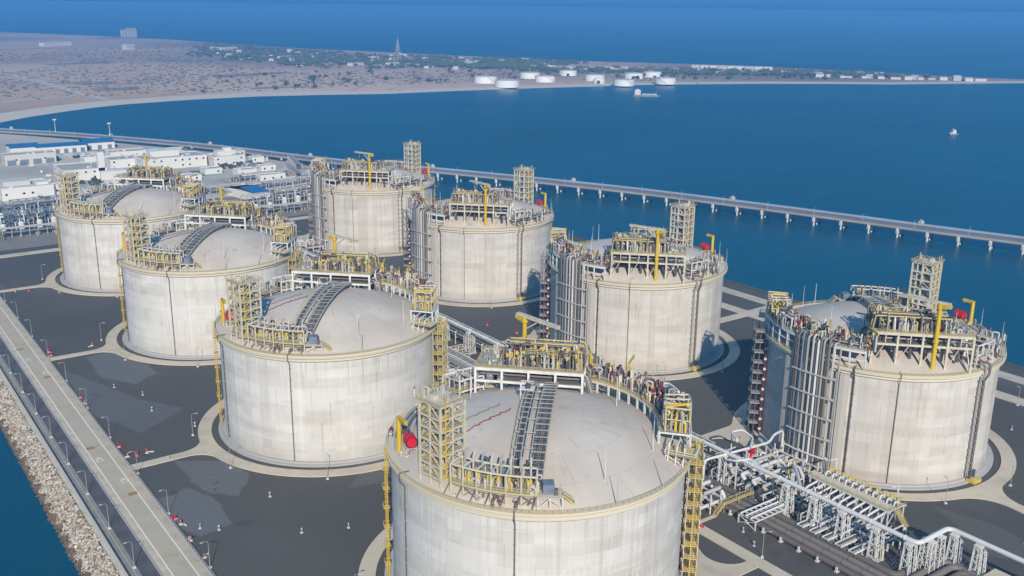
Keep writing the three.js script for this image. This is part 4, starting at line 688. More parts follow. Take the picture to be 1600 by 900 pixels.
{ // rock slope of the eastern shore
  const mb = new MB(), o = [];
  for (let k = 0; k < SHORE.length - 1; k++) { const [a, b] = [SHORE[k], SHORE[k + 1]], n = Math.ceil(Math.hypot(b[0] - a[0], b[1] - a[1]) / 12); for (let j = 0; j < n; j++) o.push([a[0] + (b[0] - a[0]) * j / n, a[1] + (b[1] - a[1]) * j / n]); }
  let p = null;
  for (let k = 0; k < o.length; k++) { const a = o[Math.max(0, k - 1)], b = o[Math.min(o.length - 1, k + 1)], l = Math.hypot(b[0] - a[0], b[1] - a[1]), nx = -(b[1] - a[1]) / l, nz = (b[0] - a[0]) / l; const w = 13 + Math.sin(k * 1.7) * 1.2; const q = [mb.vert([o[k][0] - nx * 0.2, 0.15, o[k][1]], [0, 1, 0], 0, k * 12), mb.vert([o[k][0] + nx * 5, -0.4, o[k][1] + nz * 5], [nx * 0.3, 0.95, nz * 0.3], 5, k * 12), mb.vert([o[k][0] + nx * w, -6.6, o[k][1] + nz * w], [nx * 0.6, 0.8, nz * 0.6], 14, k * 12)]; if (p) for (let j = 0; j < 2; j++) mb.i.push(p[j], p[j + 1], q[j + 1], p[j], q[j + 1], q[j]); p = q; }
  struct(mb, 'shore_slope', std(0.20, 0.185, 0.165, 0.95, 0, { map: yardTex }));
}
// long road with its shoulders and lines, lower service road, wall and rock armour
struct(new MB().slab([[-92.3, 150], [-85.9, 150], [-85.9, -705], [-92.3, -705]], 0, 0.25, [], 48), 'long_road', std(0.82, 0.78, 0.70, 0.94, 0, { map: roadTex }));
struct(new MB().slab([[-85.9, 150], [-82.9, 150], [-82.9, -705], [-85.9, -705]], 0, 0.245, [], 40), 'road_shoulder', std(0.92, 0.87, 0.78, 0.95, 0, { map: roadTex }));
struct(new MB().slab([[-95, 150], [-92.3, 150], [-92.3, -705], [-95, -705]], 0, 0.24, [], 30), 'road_shoulder', std(1, 0.96, 0.89, 0.95, 0, { map: roadTex }));
for (const x of [-92.35, -86]) struct(new MB().slab([[x - 0.22, 150], [x + 0.22, 150], [x + 0.22, -705], [x - 0.22, -705]], 0.2, 0.262, [], 9), 'road_line', std(0.82, 0.74, 0.61, 0.85));
for (const x of [-82.75, -95.2]) struct(new MB().box(x, 0.25, -277.5, 0.35, 0.7, 855), 'kerb', M.slab);
{ const mb = new MB(); for (const y of [0.75, 1.1]) mb.bar([-82.4, y, 150], [-82.4, y, -700], 0.08); for (let z = 150; z > -420; z -= 2.5) mb.bar([-82.4, 0, z], [-82.4, 1.1, z], 0.08); tag(mb.mesh("guard_rail", M.galv, scene), "thin metal guard rail along the landward edge of the long road", "rail"); }
const armour = canvasTex(512, 512, (g, w, h) => { g.fillStyle = 'rgb(104,102,100)'; g.fillRect(0, 0, w, h); blotches(g, w, h, 160, 8, 60, ['84,83,82', '126,123,119', '96,96,98'], 0.5); grain(g, w, h, 16000, ['60,60,60', '150,146,140'], 0.35, 2.4); }, true, [1 / 30, 1 / 30]);
{ const m = std(0.62, 0.62, 0.66, 0.95, 0, { map: armour }); const mb = new MB(); const a = [[-95.35, 0.2], [-99.4, -1.3]]; const k = [[a[0], 150], [a[0], -705], [a[1], -705], [a[1], 150]].map(([p, z]) => mb.vert([p[0], p[1], z], [-0.35, 0.93, 0], p[0], z)); mb.i.push(k[0], k[1], k[2], k[0], k[2], k[3]); struct(mb, 'embankment', m); }
struct(new MB().slab([[-103.3, 150], [-99.3, 150], [-99.3, -705], [-103.3, -705]], -3, -1.3, [], 20), 'service_road', std(0.50, 0.51, 0.53, 0.95, 0, { map: roadTex }));
struct(new MB().slab([[-100.9, 150], [-100.6, 150], [-100.6, -705], [-100.9, -705]], -1.3, -1.15, [], 8), 'drain_kerb', M.slab);
struct(new MB().box(-103.75, -1.1, -277.5, 0.9, 2.3, 855), 'sea_wall', std(0.80, 0.71, 0.57, 0.9, 0, { map: noiseTex }));
struct(new MB().slab([[-105.1, 150], [-104.2, 150], [-104.2, -705], [-105.1, -705]], -5, -0.6, [], 20), 'sea_wall_footing', std(0.76, 0.67, 0.54, 0.9, 0, { map: noiseTex }));
{ const mb = new MB(); const k = [[-105.1, -0.7, 150], [-105.1, -0.7, -705], [-114.4, -6.8, -705], [-114.4, -6.8, 150]].map(p => mb.vert(p, [-0.55, 0.83, 0], p[0], p[2])); mb.i.push(k[0], k[1], k[2], k[0], k[2], k[3]); struct(mb, 'rock_bed', std(0.28, 0.245, 0.20, 0.95, 0, { map: armour })); }
{ // armour stones: past counting, one instanced mass per shape
  const shapes = [0, 1, 2].map(() => { const g = new THREE.IcosahedronGeometry(1, 1), p = g.attributes.position, map = {}; for (let k = 0; k < p.count; k++) { const key = [p.getX(k), p.getY(k), p.getZ(k)].map(v => v.toFixed(3)).join(); const f = map[key] ??= rr(0.72, 1.22); p.setXYZ(k, p.getX(k) * f, p.getY(k) * f * 0.8, p.getZ(k) * f); } g.computeVertexNormals(); return g; });
  const n = 5200, tint = [[0.43, 0.36, 0.28], [0.55, 0.48, 0.39], [0.31, 0.22, 0.14], [0.47, 0.40, 0.31], [0.66, 0.61, 0.53], [0.21, 0.14, 0.085], [0.40, 0.33, 0.25]];
  shapes.forEach((g, s) => {
    const im = new THREE.InstancedMesh(g, std(1, 1, 1, 0.95), n), m = new THREE.Matrix4(), q = new THREE.Quaternion(), e = new THREE.Euler();
    for (let k = 0; k < n; k++) { const t = Math.pow(rnd(), 0.9), x = -105.3 - 8.6 * t, z = rr(-330, -55), sc = rr(0.24, 0.56) * (rnd() < 0.12 ? 1.35 : 1); e.set(rr(0, 6), rr(0, 6), rr(0, 6)); q.setFromEuler(e); m.compose(V(x + rr(-0.3, 0.3), -0.75 - 6.1 * t + sc * 0.25, z), q, V(sc, sc * rr(0.7, 1), sc)); im.setMatrixAt(k, m); const c = t > 0.74 + 0.1 * Math.sin(z * 0.7) ? pick([[0.17, 0.115, 0.07], [0.22, 0.16, 0.10], [0.12, 0.085, 0.055]]) : pick(tint), b = rr(0.75, 1.08); im.setColorAt(k, new THREE.Color(c[0] * b, c[1] * b, c[2] * b)); }
    im.name = numbered('rock_armour'); im.castShadow = im.receiveShadow = true; tag(im, 'pale rock armour on the slope between the sea wall and the water', 'rocks'); im.userData.kind = 'stuff'; scene.add(im);
  });
}
// orange speed bumps and white arrows
for (const [x, z, w] of [[-87.6, -119.1, 'nearest the camera'], [-90.6, -165.8, 'second from the camera'], [-87.8, -255.8, 'third from the camera'], [-90.8, -303.4, 'farthest from the camera']]) { const g = group('speed_bump'); for (let k = 0; k < 6; k++) new MB().slab([[-1.5 + k * 0.5, -1.15], [-1.02 + k * 0.5, -1.15], [-1.02 + k * 0.5, 1.15], [-1.5 + k * 0.5, 1.15]], 0, 0.06 + (k % 2) * 0.012).mesh('rubber_block', M.orange, g); stand(g, x, 0.252, z, 0, `worn orange speed bump on the long road, ${w}`, 'speed bump', 'speed bumps on the long road'); }
for (const [x, z] of [[-90.3, -153.3], [-87.3, -130.8], [-90.4, -285], [-87.4, -262]]) struct(new MB().slab([[x - 1.2, z + 1.8], [x - 1.2, z - 1.5], [x, z - 3.1], [x + 1.2, z - 1.5], [x + 1.2, z + 1.8], [x + 0.5, z + 1.8], [x + 0.5, z - 0.6], [x - 0.5, z - 0.6], [x - 0.5, z + 1.8]], 0.22, 0.268), 'road_arrow', M.paint);

// ring roads round the tanks, with their spurs
const roadPale = std(1, 0.96, 0.88, 0.95, 0, { map: roadTex });
function ring(cx, cz, spurs, ri = 48.9, ro = 54.2) {
  const segs = spurs.map(([dir, z0, w, f, end]) => {
    const c = Math.cos(dir * D2R), s = Math.sin(dir * D2R), rot = ([x, z]) => [x * c - z * s, x * s + z * c], out = [];
    const zl = z0 - w - f, xl = Math.sqrt((ro + f) ** 2 - zl * zl), zu = z0 + w + f, xu = Math.sqrt((ro + f) ** 2 - zu * zu);
    const al = Math.atan2(zl, xl), au = Math.atan2(zu, xu);
    for (let j = 0; j <= 8; j++) { const a0 = al + Math.PI, a1 = Math.PI / 2, a = a0 + (a1 - a0) * j / 8; out.push(rot([xl + f * Math.cos(a), zl + f * Math.sin(a)])); }
    out.push(rot([end, z0 - w]), rot([end, z0 + w]));
    for (let j = 0; j <= 8; j++) { const a0 = -Math.PI / 2, a1 = au - Math.PI, a = a0 + (a1 - a0) * j / 8; out.push(rot([xu + f * Math.cos(a), zu + f * Math.sin(a)])); }
    return { a0: ((al + dir * D2R) + 4 * Math.PI) % (2 * Math.PI), a1: ((au + dir * D2R) + 4 * Math.PI) % (2 * Math.PI), out };
  }).sort((a, b) => a.a0 - b.a0);
  const poly = []; 
  segs.forEach((s, k) => { poly.push(...s.out); let e = segs[(k + 1) % segs.length].a0; let b = s.a1; while (e < b) e += 2 * Math.PI; for (let a = b + 0.05; a < e - 0.04; a += 0.05) poly.push([ro * Math.cos(a), ro * Math.sin(a)]); });
  const hole = []; for (let a = 0; a < 2 * Math.PI - 0.01; a += 0.05) hole.push([ri * Math.cos(a), ri * Math.sin(a)]);
  const mv = p => [p[0] + cx, p[1] + cz];
  struct(new MB().slab(poly.map(mv), -0.05, 0.3, [hole.map(mv)], 48), 'ring_road', roadPale);
}
for (const t of tanks) {
  if (!t.row) ring(t.x, t.z, [[180, 0, 2.2, 9, 82.5], [0, 37, 2.2, 8, 58]]);
  else ring(t.x, t.z, t.i ? [[0, 0, 3, 12, 85], [180, 37, 2.2, 8, 58.5]] : [[0, 0, 3, 12, 85], [180, 37, 2.2, 8, 58.5], [97, 0, 2.4, 13, 100]]);
}
// lanes along the pipe corridor and the roads of the bay side
struct(new MB().slab([[57.2, 150], [62, 150], [62, -480], [57.2, -480]], 0, 0.31, [], 48), 'corridor_lane', roadPale);
struct(new MB().slab([[107, -36], [111.4, -36], [111.4, -480], [107, -480]], 0, 0.31, [], 48), 'corridor_lane', roadPale);
struct(new MB().slab([[255, 150], [263, 150], [263, -500], [255, -500]], 0, 0.32, [], 48), 'bay_road', roadPale);
struct(new MB().slab([[281, 150], [289, 150], [289, -520], [281, -520]], 0, 0.32, [], 48), 'bay_road', std(0.9, 0.89, 0.87, 0.95, 0, { map: roadTex }));
for (const [z, w] of [[-140.2, 4], [-280, 4]]) struct(new MB().slab([[263, z - w], [281, z - w], [281, z + w], [263, z + w]], 0, 0.318, [], 48), 'link_road', roadPale);
struct(new MB().slab([[-82.7, -507], [255, -518], [255, -526], [-82.7, -515]], 0, 0.3, [], 48), 'cross_road', roadPale);
struct(new MB().slab([[104.5, 84], [113.5, 84], [113.5, 150], [104.5, 150]], 0, 2.6, [], 48), 'ramp_road', roadPale);
struct(new MB().slab([[63, 100], [106, 100], [106, -470], [63, -470]], 0, 0.06, [], 48), 'process_pad', std(0.17, 0.168, 0.165, 0.95, 0, { map: roadTex }));
struct(new MB().slab([[111.4, 12], [121, 12], [121, -18], [111.4, -18]], 0, 0.08, [], 48), 'process_pad', std(0.17, 0.168, 0.165, 0.95, 0, { map: roadTex }));

// ---------------------------------------------------------------- lamps and fire points
function makeLamp() {
  const g = group('street_lamp');
  new MB().box(0, 0.25, 0, 0.9, 0.5, 0.9).mesh('base', M.paint, g);
  new MB().cyl([0, 0.4, 0], [0, 8.6, 0], 0.12, 0.08, 8).mesh('pole', M.grey, g);
  new MB().pipe([[0, 8.5, 0], [-0.15, 9.1, 0], [-0.8, 9.4, 0], [-1.7, 9.4, 0]], 0.07, 6).mesh('arm', M.grey, g);
  new MB().box(-2, 9.38, 0, 1, 0.2, 0.36).mesh('lamp_head', M.galv, g);
  return g;
}
const lamp = maker(makeLamp());
const ORD = ['first', 'second', 'third', 'fourth', 'fifth', 'sixth', 'seventh', 'eighth', 'ninth', 'tenth', 'eleventh', 'twelfth', 'thirteenth', 'fourteenth', 'fifteenth', 'sixteenth'];
for (let k = 0; k < 13; k++) stand(lamp(), -100.1, -1.3, -72.9 - k * 28.9, 0, `street lamp on the service road by the sea, ${ORD[k]} from the front`, 'street lamp', 'lamps along the service road');
[-57.5, -98, -134, -172, -208, -246, -284, -322, -360, -398, -436].forEach((z, k) => stand(lamp(), -81.7, 0, z, 0, `street lamp on the landward edge of the long road, ${ORD[k]} from the front`, 'street lamp', 'lamps along the long road'));
for (const t of tanks) [[196, 0], [118, 1], [84, 2], [158, 3]].forEach(([ang, k]) => { if (t.row && k === 3) return; const a = ang * D2R, x = t.x + 56.2 * Math.cos(a), z = t.z + 56.2 * Math.sin(a); stand(lamp(), x, 0, z, -a, `street lamp outside the ring road of the ${t.desc}, ${['seaward', 'near', 'inner', 'corner'][k]} side`, 'street lamp', 'lamps round the ring roads'); });
[[62.8, 36, 'foremost'], [62.8, 8, 'second'], [62.8, -60, 'third'], [62.8, -110, 'fourth'], [112.2, -96, 'rear']].forEach(([x, z, w]) => stand(lamp(), x, 0, z, 2.4, `street lamp beside the pipe corridor lane, ${w} one`, 'street lamp', 'lamps along the pipe corridor'));
[[253.5, 18], [253.5, -60], [253.5, -120], [279, -30], [279, -100], [279, -180]].forEach(([x, z], k) => stand(lamp(), x, 0, z, 0, `street lamp on the roads by the bay, ${ORD[k]} of six`, 'street lamp', 'lamps along the bay roads'));
function makeFirePoint(k) {
  const g = group('fire_monitor');
  new MB().box(0, 0.25, 0, 1.6, 0.5, 1.3).mesh('plinth', M.paint, g);
  new MB().pipe([[-1.5, 0.7, 0.3], [0, 0.7, 0.3], [0, 2.1, 0]], 0.24, 7, 0.4).mesh('pipe', k ? M.red : M.pipe, g);
  new MB().cyl([0, 1.1, 0], [0, 1.7, 0], 0.55, 0.55, 8).mesh('valve', M.red, g);
  new MB().cyl([0, 2.2, 0], [1.5, 2.8, -0.4], 0.2, 0.12, 8).mesh('nozzle', M.red, g);
  if (k) new MB().box(-0.9, 1, -0.8, 0.9, 1.3, 0.6).mesh('hose_cabinet', M.red, g);
  else new MB().box(-2, 0.4, 0.9, 2.6, 0.5, 0.6).mesh('pipe_block', M.paint, g);
  return g;
}
const fp = [maker(makeFirePoint(0)), maker(makeFirePoint(1))];
[[-80.7, -150.5], [-77.4, -149.6], [-73.7, -149.8], [-81.2, -221.9], [-81.3, -213.6], [-81, -93.2], [-80.6, -88.6], [-81.1, -161.3], [-81.2, -76.6], [-80, -285.9], [-72.6, -416.9], [-66, -413], [-81.1, -64], [-79.8, -292], [-60, -290]].forEach(([x, z], k) => stand(fp[k % 2](), x, 0, z, (k * 1.3) % 6, `red and white fire monitor beside the long road, ${ORD[k]} of the string`, 'fire monitor', 'fire monitors along the long road').scale.setScalar(0.72));
[[129, -186, 'on the dark ground behind the pump deck of the front road tank'], [124, -206, 'beside the second tank of the bay row'], [258, 24, 'at the roadside right of the front bay tank'], [60, 12, 'at the head of the corridor lane']].forEach(([x, z, w], k) => stand(fp[1](), x, 0, z, k, `red fire monitor ${w}`, 'fire monitor'));
// small marker posts scattered on the open ground
const post = maker((() => { const g = group('marker_post'); new MB().cyl([0, 0, 0], [0, 1.8, 0], 0.13, 0.13, 7).mesh('post', M.galv, g); new MB().box(0, 0.15, 0, 0.8, 0.3, 0.8).mesh('footing', M.paint, g); new MB().box(0, 1.6, 0.1, 0.6, 0.5, 0.16).mesh('plate', M.paint, g); return g; })());
fromLeft([[-71.5, -78], [-76.2, -82.5], [-50, -60.8], [-48.8, -90], [-58, -210], [-66, -226], [-50.3, -164.3], [-68.9, -139], [55, 52], [66, 30], [70, 22], [140, 80], [206, 64], [226, 30], [-36, -55], [-60, -190]].map(([x, z], k) => stand(post(), x, 0, z, k, 'short grey marker post on the dark ground', 'post', 'marker posts on the dark ground')));
// ---------------------------------------------------------------- the pipe corridor between the two rows
const corridor = 'in the pipe corridor between the tank rows';
{ // main two-storey rack
  const g = group('pipe_rack'), z0 = -6, z1 = -462;
  for (let z = z0; z >= z1; z -= 8) new MB().bar([63.2, 0, z], [63.2, 9, z], 0.4).bar([68.8, 0, z], [68.8, 9, z], 0.4).bar([74.4, 0, z], [74.4, 9, z], 0.4).bar([63, 5, z], [74.6, 5, z], 0.36, 0.5).bar([63, 8.6, z], [74.6, 8.6, z], 0.36, 0.5).mesh('frame', M.galv, g);
  for (const x of [63.2, 74.4]) for (const y of [4.4, 8]) new MB().bar([x, y, z0], [x, y, z1], 0.25, 0.4).mesh('side_beam', M.galv, g);
  for (let k = 0; k < 9; k++) new MB().pipe([[63.9 + k * 1.22, 5.7, z0 + rr(0, 6)], [63.9 + k * 1.22, 5.7, z1]], rr(0.24, 0.5), 8).mesh('pipe', pick([M.grey, M.mid, M.galv, M.brown, M.pipe]), g);
  for (let k = 0; k < 7; k++) new MB().pipe([[64.1 + k * 1.55, 9.3, z0 + rr(0, 6)], [64.1 + k * 1.55, 9.3, z1]], rr(0.26, 0.55), 8).mesh('pipe', pick([M.galv, M.pipe, M.grey, M.mid]), g);
  for (const z of [-190, -330]) new MB().pipe([[64.6, 9.3, z + 7], [64.6, 11.8, z + 7], [73.6, 11.8, z + 7], [73.6, 11.8, z - 7], [64.6, 11.8, z - 7], [64.6, 9.3, z - 7]], 0.5, 8, 1.2).mesh('expansion_loop', M.pipe, g);
  stand(g, 0, 0, 0, 0, `long grey two-storey pipe rack ${corridor}`, 'pipe rack');
}
{ // second low rack on the bay side of the corridor
  const g = group('pipe_rack'), z0 = -22, z1 = -462;
  for (let z = z0; z >= z1; z -= 8) new MB().bar([93, 0, z], [93, 7, z], 0.36).bar([103, 0, z], [103, 7, z], 0.36).bar([92.8, 3.6, z], [103.2, 3.6, z], 0.34, 0.45).bar([92.8, 6.7, z], [103.2, 6.7, z], 0.34, 0.45).mesh('frame', M.white, g);
  for (const x of [93, 103]) new MB().bar([x, 6.2, z0], [x, 6.2, z1], 0.25, 0.36).mesh('side_beam', M.white, g);
  for (let k = 0; k < 8; k++) new MB().pipe([[93.7 + k * 1.2, 4.2, z0 + rr(0, 6)], [93.7 + k * 1.2, 4.2, z1]], rr(0.22, 0.44), 8).mesh('pipe', pick([M.mid, M.dark, M.grey, M.brown]), g);
  for (let k = 0; k < 6; k++) new MB().pipe([[93.9 + k * 1.6, 7.3, z0 + rr(0, 6)], [93.9 + k * 1.6, 7.3, z1]], rr(0.24, 0.46), 8).mesh('pipe', pick([M.galv, M.pipe, M.grey, M.mid]), g);
  stand(g, 0, 0, 0, 0, 'long white low pipe rack, nearer the bay tanks', 'pipe rack');
}
{ // the thick white elevated line
  const g = group('elevated_pipe'), path = [[91.5, 12, -462], [91.5, 12, -60], [91.5, 12, 70.6], [108.2, 12, 70.6], [108.2, 12, 150]];
  new MB().pipe(path, 0.78, 14, 2.4).mesh('pipe', M.pipe, g);
  for (let z = -450; z < 68; z += 12) new MB().cyl([91.5, 12, z], [91.5, 12, z + 0.5], 0.92, 0.92, 14).mesh('clamp', M.white, g);
  stand(g, 0, 0, 0, 0, 'thick white elevated pipe with a step along the pipe corridor', 'pipe');
}
function makeTrestle() {
  const g = group('pipe_trestle'), h = 11.1, wx = y => 2.2 - 0.5 * y / h, wz = y => 1.5 - 0.5 * y / h, n = 5;
  for (const s of [-1, 1]) for (const t of [-1, 1]) { new MB().bar([s * wx(0), 0, t * wz(0)], [s * wx(h), h, t * wz(h)], 0.3).mesh('leg', M.white, g); new MB().bar([s * (wx(0) - 1.5), 0, t * wz(0)], [s * (wx(h) - 1), h, t * wz(h)], 0.18).mesh('inner_leg', M.white, g); }
  for (const t of [-1, 1]) { const b = new MB(); for (let k = 0; k < n; k++) { const y0 = 0.4 + k * 2.1, y1 = y0 + 2.1; for (const s of [-1, 1]) { const f = k % 2; b.bar([s * (wx(y0) - (f ? 0 : 1.4)), y0, t * wz(y0)], [s * (wx(y1) - (f ? 1.2 : 0)), y1, t * wz(y1)], 0.17).bar([s * wx(y1), y1, t * wz(y1)], [s * (wx(y1) - 1.3), y1, t * wz(y1)], 0.16); } } stuff(b.mesh('lattice', M.white, g)); }
  for (const s of [-1, 1]) { const b = new MB(); for (let k = 0; k < n; k++) { const y0 = 0.4 + k * 2.1, y1 = y0 + 2.1, f = k % 2 ? 1 : -1; b.bar([s * wx(y0), y0, -f * wz(y0)], [s * wx(y1), y1, f * wz(y1)], 0.15); } stuff(b.mesh('lattice', M.white, g)); }
  new MB().box(0, h, 0, 4, 0.5, 2.4).mesh('saddle', M.white, g);
  new MB().box(0, 0.15, 0, 5.6, 0.36, 4).mesh('footing', M.slab, g);
  return g;
}
const trestle = maker(makeTrestle());
[[91.5, 22, 0], [91.5, 33.5, 0], [91.5, 44.5, 0], [91.5, 57, 0], [91.5, 68.3, 0], [97.4, 70.6, 1.57], [102.6, 70.6, 1.57], [108.2, 73.4, 0], [108.2, 81.2, 0]].forEach(([x, z, r], k) => stand(trestle(), x, 0, z, r, `white lattice trestle under the elevated white pipe, ${ORD[k]} from its left end`, 'pipe trestle', 'lattice trestles of the white pipe'));
for (let k = 0; k < 18; k++) stand(trestle(), 91.5, 0, -6 - k * 24, 0, `white lattice trestle of the elevated pipe beside the long racks, ${ORD[k] || ORD[k - 16] + ' from the far end'}`, 'pipe trestle', 'lattice trestles of the white pipe');
{ // white branch to the front bay tank and small loops
  const g = group('branch_pipe');
  new MB().pipe([[80.8, 3, -6.8], [80.8, 11.6, -6.8], [111.8, 11.6, -3.4], [117, 12.8, -5.4], [123, 12.8, -6], [123, 6, -6]], 0.5, 10, 2).mesh('pipe', M.pipe, g);
  for (const [x, z] of [[88, -6], [101, -4.6]]) new MB().bar([x, 0, z], [x, 11.2, z], 0.4).bar([x - 1.2, 11, z], [x + 1.2, 11, z], 0.4).mesh('post', M.white, g);
  stand(g, 0, 0, 0, 0, 'white pipe on posts that crosses towards the front bay tank', 'pipe');
  const l = group('loop_pipe'); new MB().pipe([[101, 12.4, -9.5], [101, 13.6, -9.5], [103.5, 13.6, -15], [109, 13.6, -14], [109.5, 12, -9], [102, 12, -4]], 0.42, 9, 1.6).mesh('pipe', M.pipe, l); new MB().bar([104, 0, -14.6], [104, 13.4, -14.6], 0.36).mesh('post', M.white, l);
  stand(l, 0, 0, 0, 0, 'small white loop of pipe above the branch pipe', 'pipe');
  const c = group('loop_pipe'); new MB().pipe([[110.5, 5, 14], [108, 9.6, 13.4], [103, 11.8, 15], [99, 12.4, 19.5], [92.4, 12.2, 26]], 0.62, 10, 3).mesh('pipe', M.pipe, c); new MB().bar([103, 0, 15.4], [103, 11.2, 15.4], 0.4).mesh('post', M.white, c);
  stand(c, 0, 0, 0, 0, 'curved white pipe joining the elevated pipe by the red pumps', 'pipe');
  const s = group('loop_pipe'); new MB().pipe([[88, 11.7, -2], [88, 12.8, 2], [93, 13, 3.6], [92.2, 12.2, 9]], 0.42, 9, 1.6).mesh('pipe', M.pipe, s);
  new MB().bar([88, 0, 2], [88, 12.4, 2], 0.34).mesh('post', M.white, s);
  stand(s, 0, 0, 0, 0, 'short bent white pipe feeding the elevated pipe', 'pipe');
}
// pipes that run from the corridor to each tank at low level
function makeCross() {
  const g = group('feed_pipes');
  [[-6, 0.45, M.pipe, 4.4], [-3.6, 0.5, M.galv, 3.6], [-1.2, 0.42, M.galv, 4.2], [1.4, 0.55, M.pipe, 3.8], [4, 0.5, M.grey, 4.6], [6.4, 0.46, M.pipe, 3.4], [8.8, 0.5, M.mid, 4], [11.2, 0.44, M.galv, 3.2]].forEach(([z, r, m, y], k) => new MB().pipe([[1, y - 2.4, z], [1, y, z], [-5 - k * 0.9, y, z], [-7 - k * 0.9, y + (k % 2 ? 2.4 : -1.6), z], [-31, y + (k % 2 ? 2.4 : -1.6), z], [-31, 5, z + 2]], r * 1.4, 9, 1.8).mesh('pipe', m, g));
  for (let x = -2; x > -31; x -= 5) new MB().bar([x, 0, -7.4], [x, 7.4, -7.4], 0.36).bar([x, 0, 2.4], [x, 7.4, 2.4], 0.36).bar([x, 0, 12.6], [x, 7.4, 12.6], 0.36).bar([x, 2.2, -7.8], [x, 2.2, 13], 0.3, 0.4).bar([x, 5.2, -7.8], [x, 5.2, 13], 0.3, 0.4).mesh('pipe_support', M.white, g);
  for (let k = 0; k < 12; k++) { const x = rr(-28, -3), z = rr(-6, 11), h = rr(1.4, 3); const v = new MB().cyl([x, 4, z], [x, 4 + h, z], 0.32, 0.32, 8).cyl([x, 4.4, z], [x, 4.7, z], 0.6, 0.6, 8).mesh('valve', pick([M.grey, M.galv, M.valve, M.mid, M.maroon]), g); new MB().cyl([x, 4 + h, z], [x, 4.15 + h, z], 0.55, 0.55, 10).mesh('handwheel', pick([M.valve, M.dark, M.maroon, M.galv]), v); }
  clutter(g, 44, () => [rr(-30, -2), rr(-8, 12)], 0.2, 1.6, 5.6, [M.mid, M.dark, M.dark, M.grey, M.galv, M.brown], [M.dark, M.mid, M.grey, M.maroon, M.galv]);
  clutter(g, 14, () => [rr(-12, -1), rr(-6, 10)], 2, 2, 4.4, [M.pipe, M.galv, M.white], [M.grey, M.valve, M.galv]);
  return g;
}
const cross = maker(makeCross());
for (const t of tanks) { const s = t.row ? 1 : -1; stand(cross(), t.x - s * 47.6, 0, t.z, t.row ? 0 : Math.PI, `grey and white feed pipes at the foot of the ${t.desc}`, 'pipes', 'feed pipes between corridor and tanks'); }
// dense valve skids standing in the corridor
function makeSkid(kind) {
  const g = group('valve_skid');
  new MB().box(0, 0.2, 0, 9, 0.4, 7).mesh('base', M.slab, g);
  for (const [x, z] of [[-4, -3], [-4, 3], [4, -3], [4, 3], [0, -3], [0, 3]]) new MB().bar([x, 0.4, z], [x, 5.2, z], 0.26).mesh('column', kind ? M.cream : M.white, g);
  for (const z of [-3, 0, 3]) for (const y of [2.4, 5.2]) new MB().bar([-4.3, y, z], [4.3, y, z], 0.24, 0.34).mesh('beam', kind ? M.cream : M.white, g);
  for (let k = 0; k < 7; k++) { const z = -2.7 + k * 0.9; new MB().pipe([[-5.5, 1, z], [-2 + rr(-1, 1), 1, z], [-1 + rr(-1, 1), 3.2, z], [5, 3.2, z]], rr(0.18, 0.34), 7, 0.8).mesh('pipe', pick([M.grey, M.galv, M.pipe, M.mid, M.cream]), g); }
  for (let k = 0; k < 12; k++) { const x = rr(-3.8, 3.8), z = rr(-2.8, 2.8), y = pick([1, 3.3]), h = rr(1.2, 2.6), v = new MB().cyl([x, y, z], [x, y + h, z], 0.3, 0.26, 8).cyl([x, y + 0.3, z], [x, y + 0.55, z], 0.56, 0.56, 8).mesh('valve', pick([M.galv, M.grey, M.cream, M.white]), g); if (rnd() < 0.7) new MB().cyl([x, y + h, z], [x, y + h + 0.9, z], 0.4, 0.36, 8).mesh('actuator', pick(kind ? [M.valve, M.rail, M.cream] : [M.galv, M.rail, M.maroon, M.dark]), v); }
  return g;
}
const skid = [maker(makeSkid(0)), maker(makeSkid(1))];
[[97, -8, 0, 'beside the posts of the branch pipe'], [97, -17, 1, 'at the end of the white low rack'], [99, 7, 0, 'under the curved white pipe'], [99, 15.5, 1, 'behind the first trestle'], [103, 25, 0, 'below the sloping white pipes'], [100, 35, 0, 'between the second and third trestles'], [100, 45, 0, 'between the third and fourth trestles']].forEach(([x, z, k, w]) => stand(skid[k](), x, 0.08, z, k ? 1.57 : 0, `crowded valve skid ${w}`, 'valve skid', 'valve skids in the corridor'));
fromLeft(Array.from({ length: 13 }, (_, k) => stand(skid[k % 2](), k % 2 ? 83.5 : 84, 0.08, -88 - k * 28, k % 2 ? 0 : 1.57, 'crowded valve skid between the two long pipe racks', 'valve skid', 'valve skids between the long racks')));
{ // three red fire pumps in front of the front bay tank
  const mk = () => { const g = group('fire_pump'); new MB().cyl([-1.2, 1.3, 0], [1.2, 1.3, 0], 0.85, 0.85, 12).mesh('casing', M.red, g); new MB().box(1.9, 1.2, 0, 1.3, 1.4, 1.4).mesh('motor', M.maroon, g); new MB().pipe([[-0.6, 1.8, 0], [-0.6, 3.2, 0], [-2.6, 3.2, 0.4]], 0.3, 8, 0.6).mesh('pipe', M.red, g); new MB().box(0.2, 0.25, 0, 4.6, 0.5, 2).mesh('base', M.slab, g); return g; };
  const f = maker(mk());
  [[118, 10, 'nearest the yellow valve row'], [116.5, 14, 'beside the curved white pipe'], [120, 7, 'nearest the wall pipes']].forEach(([x, z, w]) => stand(f(), x, 0.1, z, 0.6, `red fire pump at the foot of the front bay tank, ${w}`, 'fire pump', 'red fire pumps'));
  [[107, -8.5, 'left'], [110, -9.5, 'right']].forEach(([x, z, w]) => stand(f(), x, 4.8, z, 1.2, `red valve block on the feed pipes of the front bay tank, ${w} one`, 'fire pump', 'red fire pumps'));
}
